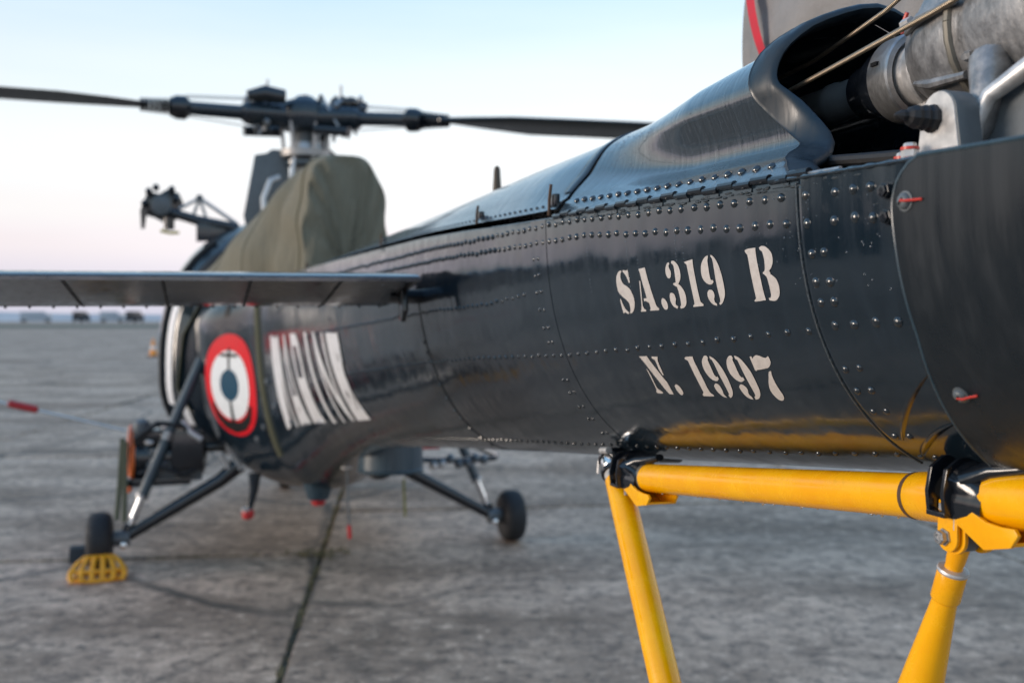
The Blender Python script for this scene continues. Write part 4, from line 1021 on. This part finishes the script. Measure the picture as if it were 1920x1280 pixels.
# steps and fittings on the flank
for s, ph in ((.55, .45), (.62, .62), (.30, .70), (.9, .80), (.15, .78)):
    MB().lathe(HP(s, ph), HN(s, ph), [(0, .02), (.008, .018), (.012, .008)], 12).build('flank_fitting', 'shaft_paint', boom)

# ------------------------------------------------------------------ landing gear
def gear(side):
    sx = lambda s, p, z: H(s, p * side, z)
    up = MB().tube([sx(-.38, .73, 1.30), sx(-.34, .93, .84)], .032, 16).build('shock_strut', 'grey_blue_paint', heli)
    MB().tube([sx(-.34, .93, .84), sx(-.315, 1.10, .43)], .034, 16).build('strut_cylinder', 'grey_blue_paint', up)
    for t in (.0, .06, .95): 
        a, b_ = sx(-.34, .93, .84), sx(-.315, 1.10, .43); p = a.lerp(b_, t); MB().lathe(p, b_ - a, [(0, .036), (.002, .040), (.022, .040), (.024, .036)], 18).build('strut_collar', 'machined_steel', up)
    MB().tube([sx(-.315, 1.10, .43), sx(-.305, 1.165, .27)], .022, 14).build('chrome_piston', 'chrome', up)
    MB().tube([sx(-.305, 1.165, .27), sx(-.30, 1.20, .19)], .034, 12).build('axle_lug', 'navy_paint_plain', up, smooth=60)
    am = MB().tube([sx(-.30, .50, .62), sx(-.30, .62, .52), sx(-.30, 1.20, .19)], [.055, .045, .036], 12).build('lower_arm', 'black_paint', heli)
    MB().lathe(sx(-.30, 1.17, .185), Vector((0, -side, 0)), [(0, .05), (.02, .055), (.10, .045)], 18).build('brake_drum', 'shaft_paint', am)
    MB().lathe(sx(-.22, 1.20, .16), Vector((1, 0, 0)), [(0, .02), (.03, .02), (.035, .01)], 14).build('arm_bolt', 'chrome', am)
    wc = sx(-.30, 1.345, .178); ax = Vector((0, -side, 0))
    wh = MB().lathe(wc, ax, [(-.070, .095), (-.074, .115), (-.070, .148), (-.052, .170), (-.02, .1775), (.02, .1775), (.052, .170), (.070, .148), (.074, .115), (.070, .095), (.05, .09), (-.05, .09)], 48).build('main_wheel', 'tyre_rubber', heli, smooth=50)
    MB().lathe(wc, ax, [(-.055, .03), (-.058, .08), (-.066, .096), (.066, .096), (.058, .08), (.05, .03)], 32).build('rim', 'shaft_paint', wh)
gear(1); gear(-1)
# nose wheel
nw = MB().lathe(H(-3.0, .06, .16), (0, 1, 0), [(0, .08), (.0, .13), (.02, .155), (.06, .16), (.10, .155), (.12, .13), (.12, .08)], 32).build('nose_wheel', 'tyre_rubber', heli)
MB().tube([H(-3.0, 0, .30), H(-2.95, 0, .75)], .035, 14).build('nose_leg', 'grey_blue_paint', nw)

# ------------------------------------------------------------------ equipment on the port side, hung between cabin and wheel
rack = MB().tube([H(-.62, .55, .70), H(-.62, 1.02, .70)], .035, 12).build('equipment_rack', 'black_paint', heli)
MB().lathe(H(-.62, .98, .66), (0, -1, 0), [(0, .10), (.01, .20), (.16, .21), (.20, .20), (.205, .10)], 32).build('float_drum', 'black_paint', rack, smooth=40)
MB().lathe(H(-.62, 1.17, .64), (.12, -1, .05), [(0, .203), (.001, .222), (.022, .222), (.024, .200)], 40).build('orange_rim', 'orange_plastic', rack)
MB().box(H(-.50, .98, .80), (.20, .34, .10)).build('battery_box', 'black_paint', rack, bevel=.015)
MB().box(H(-.46, .90, .58), (.16, .34, .13)).build('valve_block', 'shaft_paint', rack, bevel=.012)
MB().lathe(H(-.42, 1.10, .84), (0, 0, 1), [(0, .05), (.02, .055), (.06, .05), (.08, .02)], 16).build('filler_cap', 'shaft_paint', rack)
for z in (.76, .72, .68, .64, .60, .56): MB().lathe(H(-.42, 1.06, z), (0, 0, 1), [(0, .022), (.012, .028), (.024, .022)], 12).build('coil_spring', 'grey_blue_paint', rack)
for k in range(9):
    MB().lathe(H(-.40 + random.uniform(-.04, .04), random.uniform(.80, 1.08), random.uniform(.52, .82)), (random.uniform(-1, 1), -1, random.uniform(-1, 1)), [(0, .012), (.03, .020), (.05, .014)], 10).build('pipe_union', random.choice(['pale_alloy', 'shaft_paint', 'black_paint']), rack)
MB().tube([H(-.36, .855, .905), H(-.34, .80, .83), H(-.33, .735, .785)], .022, 12).build('silver_hose', 'pale_alloy', rack)
for p0, z0 in ((.62, .70), (.545, .69)): MB().tube([H(-.26, p0, z0), H(-.26, p0 - .03, z0 - .05), H(-.26, p0 - .05, z0 - .10)], .017, 10).build('braided_hose', 'pale_alloy', rack)
MB().tube([H(-.34, .775, .664) + Vector((0, .036 * math.cos(t), .036 * math.sin(t))) for t in [2 * math.pi * i / 20 for i in range(20)]], .010, 8, closed=True).build('red_ring', 'red_plastic', rack)
MB().lathe(H(-.52, 1.14, .66), (0, 1, 0), [(0, .08), (.01, .13), (.30, .14), (.42, .12), (.44, .06)], 24).build('float_bottle', 'black_paint', rack, smooth=40)
MB().box(H(-.40, .82, .72), (.14, .20, .26)).build('junction_box', 'black_paint', rack, bevel=.012)
MB().box(H(-.46, 1.0, .52), (.22, .40, .05)).build('rack_tray', 'black_paint', rack, bevel=.01)
MB().tube([H(-.34, 1.14, .80), H(-.32, 1.0, .90), H(-.33, .86, .88), H(-.36, .76, .80)], .018, 10).build('black_hose', 'dark_rubber', rack)
MB().tube([H(-.34, 1.12, .58), H(-.31, .98, .62), H(-.33, .84, .56), H(-.35, .72, .62)], .014, 10).build('black_hose', 'dark_rubber', rack)
rod = MB().tube([H(-.45, 1.20, .845), H(-.5, 1.56, .94), H(-.5, 2.15, 1.10)], .0085, 8).build('probe_rod', 'pale_alloy', rack)
MB().lathe(H(-.5, 1.715, .988), (0, -.965, .262), [(0, .010), (.01, .024), (.17, .024), (.18, .010)], 14).build('red_sleeve', 'red_plastic', rod)
# tie-down straps hanging to the port wheel
for k, (a, b_) in enumerate((((-.42, 1.215, .80), (-.15, 1.235, .33)), ((-.40, 1.195, .78), (-.12, 1.19, .32)))):
    A0, B0 = H(*a), H(*b_); path = [A0.lerp(B0, i / 10) + Vector((0, 0, -.03 * math.sin(math.pi * i / 10))) for i in range(11)]
    o = MB().tube(path, .016, 8, flat=(1, .3)).build('tie_strap', 'olive_strap', None)
    o.matrix_world = Matrix.Translation(heli.location) @ Matrix.Rotation(THETA - R(90), 4, 'Z')
    tag(o, ['outer', 'inner'][k] + ' of two olive straps hanging above the left wheel', 'strap', 'olive straps by the left wheel')

# ------------------------------------------------------------------ belly fittings
dr = MB().lathe(H(1.55, -.15, .82), (0, 0, 1), [(0, .10), (.0, .158), (.006, .163), (.014, .163), (.018, .158), (.20, .152)], 40).build('belly_drum', 'grey_blue_paint', heli, smooth=40)
MB().lathe(H(1.5, -.10, .775), (0, 0, 1), [(0, .03), (.012, .055), (.05, .058)], 20).build('drum_drain', 'dark_rubber', dr)
cap = MB().lathe(H(1.1, .003, .765), (0, 0, 1), [(0, .012), (.01, .030), (.10, .036), (.105, .030), (.125, .020), (.17, .018)], 20).build('silver_capsule', 'pale_alloy', heli)
MB().tube([H(1.1, .003, .77), H(1.1, -.008, .47)], .005, 8).build('capsule_rod', 'shaft_paint', cap)
MB().tube([H(1.1, -.008, .47), H(1.1, -.012, .40)], .011, 8).build('red_tip', 'red_plastic', cap)
cn = MB().lathe(H(.40, .074, .49), (0, 0, 1), [(0, .055), (.004, .062), (.10, .092), (.16, .095)], 28).build('belly_aerial', 'grey_blue_paint', heli)
MB().lathe(H(.40, .074, .455), (0, 0, 1), [(0, .03), (.01, .040), (.032, .042), (.036, .035)], 20).build('red_cap', 'red_plastic', cn)
ms = MB().tube([H(0, .42, .60), H(0, .425, .50), H(0, .455, .385)], [.040, .028, .022], 12).build('belly_mast', 'navy_paint_plain', heli)
MB().lathe(H(0, .462, .315), (0, 0, 1), [(0, .012), (.012, .034), (.04, .040), (.06, .034), (.075, .02)], 20).build('red_lamp', 'red_plastic', ms)
MB().lathe(H(0, .470, .385), (0, 0, 1), [(-.012, .034), (0, .036), (.010, .02)], 16).build('lamp_collar', 'pale_alloy', ms)
MB().box(H(1.2, -.40, .90), (.10, .14, .05)).build('red_block', 'red_plastic', heli, bevel=.01)
MB().lathe(H(1.25, -.32, .90), (1, 0, 0), [(0, .02), (.03, .035), (.06, .02)], 14).build('belly_lamp', 'chrome', heli)
for k in range(7): MB().lathe(H(.7, -.55 - .05 * k, .73 + random.uniform(-.02, .03)), (1, 0, 0), [(0, .012), (.04, .03), (.08, .014)], 12).build('pipe_union', random.choice(['pale_alloy', 'shaft_paint']), heli)
MB().tube([H(.74, -.30, .80), H(.74, -.46, .75), H(.74, -.70, .735), H(.74, -.92, .74), H(.5, -1.0, .72), H(-.2, -1.02, .70)], .016, 10).build('starboard_rack', 'black_paint', heli)
MB().tube([H(.6, -.40, .62), H(.62, -.405, .40)], .005, 6, flat=(1.6, .4)).build('yellow_ribbon', 'dull_ribbon', heli)

# ------------------------------------------------------------------ rotor mast, head and blades
MS, MZ = -1.02, 3.02
mast = MB().lathe(H(MS, 0, 2.1), (0, 0, 1), [(0, .14), (.3, .12), (.5, .075), (.92, .06)], 24).build('rotor_mast', 'shaft_paint', heli)
for a in (20, 80, 140, 200, 260, 320):
    d = Vector((math.cos(R(a)), math.sin(R(a)), 0)); c = H(MS, 0, 0)
    MB().tube([c + d * .30 + Vector((0, 0, 2.05)), c + d * .13 + Vector((0, 0, 2.72))], .016, 10).build('mast_strut', 'pale_alloy', mast)
    MB().tube([c + d * .15 + Vector((0, 0, 2.76)), c + d * .17 + Vector((0, 0, 2.98))], .014, 10).build('pitch_link', 'machined_steel', mast)
MB().lathe(H(MS, 0, 2.72), (0, 0, 1), [(0, .10), (.01, .17), (.055, .18), (.065, .12), (.11, .10)], 28).build('swashplate', 'pale_alloy', mast, smooth=40)
MB().lathe(H(MS, 0, 2.66), (0, 0, 1), [(0, .08), (.01, .14), (.04, .14), (.05, .09)], 24).build('swash_ring', 'grey_blue_paint', mast)
MB().tube([H(MS + .25, .30, 2.20), H(MS + .22, .31, 2.40), H(MS + .20, .26, 2.53), H(MS + .16, .20, 2.56)], .02, 10).build('silver_pipe', 'pale_alloy', mast)
hub = MB().lathe(H(MS, 0, MZ - .11), (0, 0, 1), [(0, .09), (.02, .17), (.08, .19), (.16, .19), (.21, .16), (.24, .08), (.26, .06)], 28).build('rotor_head', 'navy_paint_plain', heli, smooth=45)
# arms and blades: angles given in the apron frame, the blades rest on their droop stops
def blade(ang, tilt, droop, mark, pitch):
    a = R(ang) - (THETA - R(90)); d = Vector((math.cos(a), math.sin(a), 0)); n_ = Vector((-d.y, d.x, 0)); o = H(MS, 0, MZ)
    P = lambda r, x=0, z=0: o + d * r + n_ * x + Vector((0, 0, -tilt * r - droop * r * r + z))
    arm = MB().tube([P(.1), P(.3), P(.42), P(.46)], [.10, .105, .095, .06], 16, flat=(1, .85)).build('blade_arm', 'navy_paint_plain', hub, smooth=50)
    MB().tube([P(.40), P(.80), P(.84)], [.050, .047, .055], 14).build('blade_spindle', 'navy_paint_plain', hub)
    if mark: MB().tube([P(.505), P(.555)], .0485, 14).build('colour_band', mark, hub)
    MB().tube([P(.18, .12, .11), P(.32, .12, .12), P(.44, .1, .10)], [.05, .06, .035], 10, flat=(.8, 1)).build('damper', 'black_paint', hub)
    MB().tube([P(.15, -.1, -.10), P(.42, -.1, -.11)], .035, 10).build('damper', 'black_paint', hub)
    MB().box(P(.36, .02, .115), (.11, .08, .025), a).build('head_plate', 'black_paint', hub, bevel=.005)
    MB().tube([P(.28, .03, .12), P(.28, .03, .24)], .011, 8).build('grease_post', 'pale_alloy', hub)
    for zz in (.085, .10): MB().tube([P(.42, .03, zz), P(.84, .03, zz - .02)], .004, 6).build('drag_cable', 'machined_steel', hub)
    MB().tube([P(.42, -.02, -.09), P(.85, -.02, -.05)], .004, 6).build('drag_cable', 'machined_steel', hub)
    for x, z in ((.06, -.07), (.09, -.09), (-.07, .06), (-.02, .09)): MB().lathe(P(.30, x, z), Vector((0, 0, 1)), [(0, .014), (.02, .026), (.04, .014)], 12).build('head_bolt', 'machined_steel', hub)
    for k in range(10):
        x0, z0 = random.uniform(-.12, .12), random.uniform(-.16, -.05); MB().tube([P(random.uniform(.14, .42), x0, z0), P(random.uniform(.14, .42), x0 * .8, z0 + random.uniform(.08, .22))], .009, 8).build('link_rod', random.choice(['machined_steel', 'black_paint', 'pale_alloy']), hub)
    for k in range(9): MB().lathe(P(random.uniform(.12, .50), random.uniform(-.12, .12), random.uniform(.07, .13)), (0, 0, 1), [(0, .012), (.015, .020), (.035, .018), (.05, .006)], 8).build('head_fitting', random.choice(['black_paint', 'shaft_paint', 'machined_steel']), hub)
    cuff = MB().tube([P(.81), P(.84), P(.90), P(.94)], [.055, .082, .080, .06], 14).build('blade_cuff', 'black_paint', hub, smooth=40)
    for k in range(7): MB().lathe(P(.93 + .03 * k), d, [(0, .045), (.012, .064 - .003 * k), (.022, .045)], 14).build('root_bolt_ring', 'black_paint', hub)
    sec = [(-.12, .0), (-.09, .016), (-.03, .024), (.05, .020), (.16, .008), (.23, .001), (.23, -.001), (.16, -.006), (.05, -.014), (-.03, -.018), (-.09, -.013)]
    rr = [1.10, 1.35, 1.65] + [2 + .35 * i for i in range(11)]
    rows = [[P(r, x * min(1, .45 + (r - 1.10) * 1.2), z + pitch * x * min(1, (r - 1.1) * 2)) for x, z in sec] for r in rr]
    b = MB().grid(rows, True, True, True).build('rotor_blade', 'blade_skin', heli, smooth=50)
    return b
blade(208, .010, .0040, 'yellow_mark', .005); blade(340, .082, .006, 'blue_mark', -.16); blade(94, .03, .006, None, .06)
# intake plate in front of the mast
MB().prism([(-.14, 2.00), (-.20, 2.30), (-.12, 2.735), (-.04, 2.75), (.0, 2.78), (.12, 2.78), (.12, 2.0)], H(-1.02, .235, 0), (0, 1, 0), (0, 0, 1), -.03).build('intake_plate', 'shaft_paint', heli, bevel=.004)

# engine deck under the cover
MB().box(H(-.1, 0, 1.86), (1.2, .5, .20)).build('engine_deck', 'shaft_paint', heli, bevel=.05)
eng = MB().lathe(H(-.5, 0, 2.12), (1, 0, 0), [(0, .12), (.05, .18), (.5, .18), (1.2, .14), (1.42, .14)], 28).build('engine', 'machined_steel', heli)

# ------------------------------------------------------------------ olive engine cover
def cov_sec(s):
    return s
KS = [-.85, -.6, -.3, .0, .25, .5, .72, .88, 1.0, 1.07]
KW = pchip(KS, [.80, .77, .70, .60, .49, .385, .29, .245, .230, .222])
KT = pchip(KS, [2.04, 2.18, 2.34, 2.44, 2.49, 2.49, 2.45, 2.435, 2.43, 2.415])
KB = pchip(KS, [1.70, 1.70, 1.71, 1.72, 1.73, 1.74, 1.75, 1.76, 1.77, 1.78])
KE = pchip(KS, [1.75, 1.7, 1.7, 1.75, 1.85, 2.1, 2.8, 3.6, 3.9, 3.6])
rows = []; rc = random.Random(5)
fold = [(rc.uniform(0, 6.28), rc.uniform(5, 11), rc.uniform(.006, .018)) for _ in range(7)]
for i in range(78):
    s = lerp(-.85, 1.07, i / 77); r = []
    for j in range(61):
        t = math.pi * j / 60; c, q = math.cos(t), math.sin(t); k = 2 / KE(s)
        c = math.copysign(abs(c) ** k, c); q = abs(q) ** k
        w = sum(am * math.sin(f * (s * 1.6 + .55 * abs(c)) + p) for p, f, am in fold) * (.4 + .6 * (1 - q)) * (1 - .6 * max(0, (s - .8) / .3))
        w += .010 * math.sin(14 * q + 6 * s + 2 * c)
        r.append(H(s + .04 * w, ((KW(s) if c > 0 else min(KW(s), .228 + .25 * max(0, .1 - s))) + w * .9) * c, lerp(KB(s), KT(s), q) + w * .35))
    rows.append(r)
end = []
for f in (.97, .90, .72, .45, .15, .01):
    last = rows[77]; cen = H(1.07, 0, 1.80)
    end.append([cen + (Vector(p) - cen) * f + Vector((.022 * (1 - f) ** .5 + .012 * math.sin(7 * j / 10 + 9 * f), 0, -.01 * math.sin(3 * f * j / 9))) for j, p in enumerate(last)])
cov = MB().grid(rows + end).build('engine_cover', 'olive_canvas', None, smooth=180)
cov.matrix_world = Matrix.Translation(heli.location) @ Matrix.Rotation(THETA - R(90), 4, 'Z')
for i_, r_ in ((70, .006), (45, .0045), (22, .0045)): MB().tube([Vector(q) + Vector((0, 0, .002)) for q in rows[i_]], r_, 6).build('seam', 'olive_strap', cov)
tag(cov, 'olive canvas cover draped over the engine with its round end facing the boom', 'cover')

# ------------------------------------------------------------------ rescue hoist above the cabin door
hs = MB().tube([H(-1.38, .46, 2.235), H(-1.40, .75, 2.29), H(-1.40, 1.0, 2.36)], [.040, .038, .034], 12).build('hoist_boom', 'navy_paint_plain', heli)
MB().prism([(-.16, -.06), (-.10, .10), (-.02, .08), (.04, .12), (.12, .09), (.15, .02), (.10, -.10), (.02, -.13), (-.06, -.09)], H(-1.46, 1.0, 2.405), (0, 1, 0), (0, 0, 1), -.14).build('winch_drum', 'black_paint', hs, bevel=.015)
MB().lathe(H(-1.30, 1.0, 2.38), (1, 0, 0), [(0, .05), (.01, .07), (.03, .07), (.04, .03)], 20).build('winch_flange', 'shaft_paint', hs)
for p, z in ((1.09, 2.47), (1.04, 2.50), (.93, 2.49), (1.12, 2.38), (.90, 2.42)): MB().lathe(H(-1.42, p, z), (0, 0, 1), [(0, .02), (.03, .026), (.05, .012)], 12).build('winch_fitting', 'black_paint', hs)
MB().prism([(-.02, 0), (.03, 0), (.01, -.14), (-.015, -.14)], H(-1.40, 1.13, 2.36), (0, 1, 0), (0, 0, 1), -.03).build('winch_guard', 'black_paint', hs)
hk = MB().tube([H(-1.38, .95, 2.30), H(-1.38, .95, 2.215)], .038, 14).build('hook_block', 'black_paint', hs)
MB().tube([H(-1.38, 1.01, 2.205), H(-1.38, .94, 2.19), H(-1.38, .88, 2.195)], .011, 8).build('yellow_hook', 'yellow_mark', hk)
ap = H(-1.40, .735, 2.455)
for q in (H(-1.40, .88, 2.37), H(-1.40, .79, 2.295), H(-1.39, .68, 2.28)): MB().tube([ap, q], .012, 8).build('truss_strut', 'pale_alloy', hs)
MB().tube([ap, H(-1.38, .47, 2.27)], .014, 8).build('truss_strut', 'pale_alloy', hs)
MB().lathe(ap + Vector((-.02, 0, 0)), (1, 0, 0), [(0, .02), (.01, .026), (.03, .026), (.04, .02)], 14).build('truss_pin', 'shaft_paint', hs)
MB().prism([(-.10, -.12), (.14, -.10), (.22, -.02), (.20, .02), (-.10, .02)], H(-1.36, .66, 2.25), (0, 1, 0), (0, 0, 1), -.05).build('hoist_bracket', 'navy_paint_plain', hs, bevel=.008)

# ------------------------------------------------------------------ wheel chocks
ch = empty('wheel_chock', tuple(heli.location + (Matrix.Rotation(THETA - R(90), 3, 'Z') @ Vector((-.04, -1.33, 0)))), THETA - R(90))
W_, HH = .135, .125
for i in range(6):
    u = lerp(-1, 1, i / 5); k = 1 - .18 * u * u
    MB().tube([(-.07, u * W_ * .60, HH * .96), (-.01, u * W_ * .86, HH * k), (.05, u * W_ * 1.10, HH * .66 * k), (.085, u * W_ * 1.12, HH * .36), (.095, u * W_ * .98, .016)], .0135, 8, flat=(1.2, .75)).build('cage_bar', 'chock_paint', ch, smooth=50)
MB().tube([(.095 - .05 * u_ * u_, u_ * W_ * 1.02, .014) for u_ in [lerp(-1, 1, i / 10) for i in range(11)]], .013, 8).build('base_rail', 'chock_paint', ch)
MB().tube([(.07 - .03 * u_ * u_, u_ * W_ * 1.13, HH * .52) for u_ in [lerp(-1, 1, i / 10) for i in range(11)]], .011, 8).build('cross_rail', 'chock_paint', ch)
MB().tube([(-.07, -W_ * .62, HH * .96), (-.07, W_ * .62, HH * .96)], .013, 8).build('top_rail', 'chock_paint', ch)
MB().tube([(-.10, -W_, .014), (-.10, W_, .014)], .013, 8).build('base_rail', 'chock_paint', ch)
for sgn in (-1, 1): MB().tube([(-.10, sgn * W_, .014), (.045, sgn * W_ * 1.02, .014)], .013, 8).build('base_rail', 'chock_paint', ch)
tag(ch, 'yellow barred wheel chock standing behind the left wheel', 'chock')
c2 = MB().prism([(-.09, 0), (.09, 0), (.05, .09), (-.02, .10)], (0, .13, 0), (1, 0, 0), (0, 0, 1), .24).build('rubber_chock', 'dark_rubber', None, bevel=.01)
c2.location = heli.location + (Matrix.Rotation(THETA - R(90), 3, 'Z') @ Vector((-.58, -1.44, 0))); c2.rotation_euler = (0, 0, THETA - R(90))
tag(c2, 'low black rubber block in front of the left wheel', 'chock')
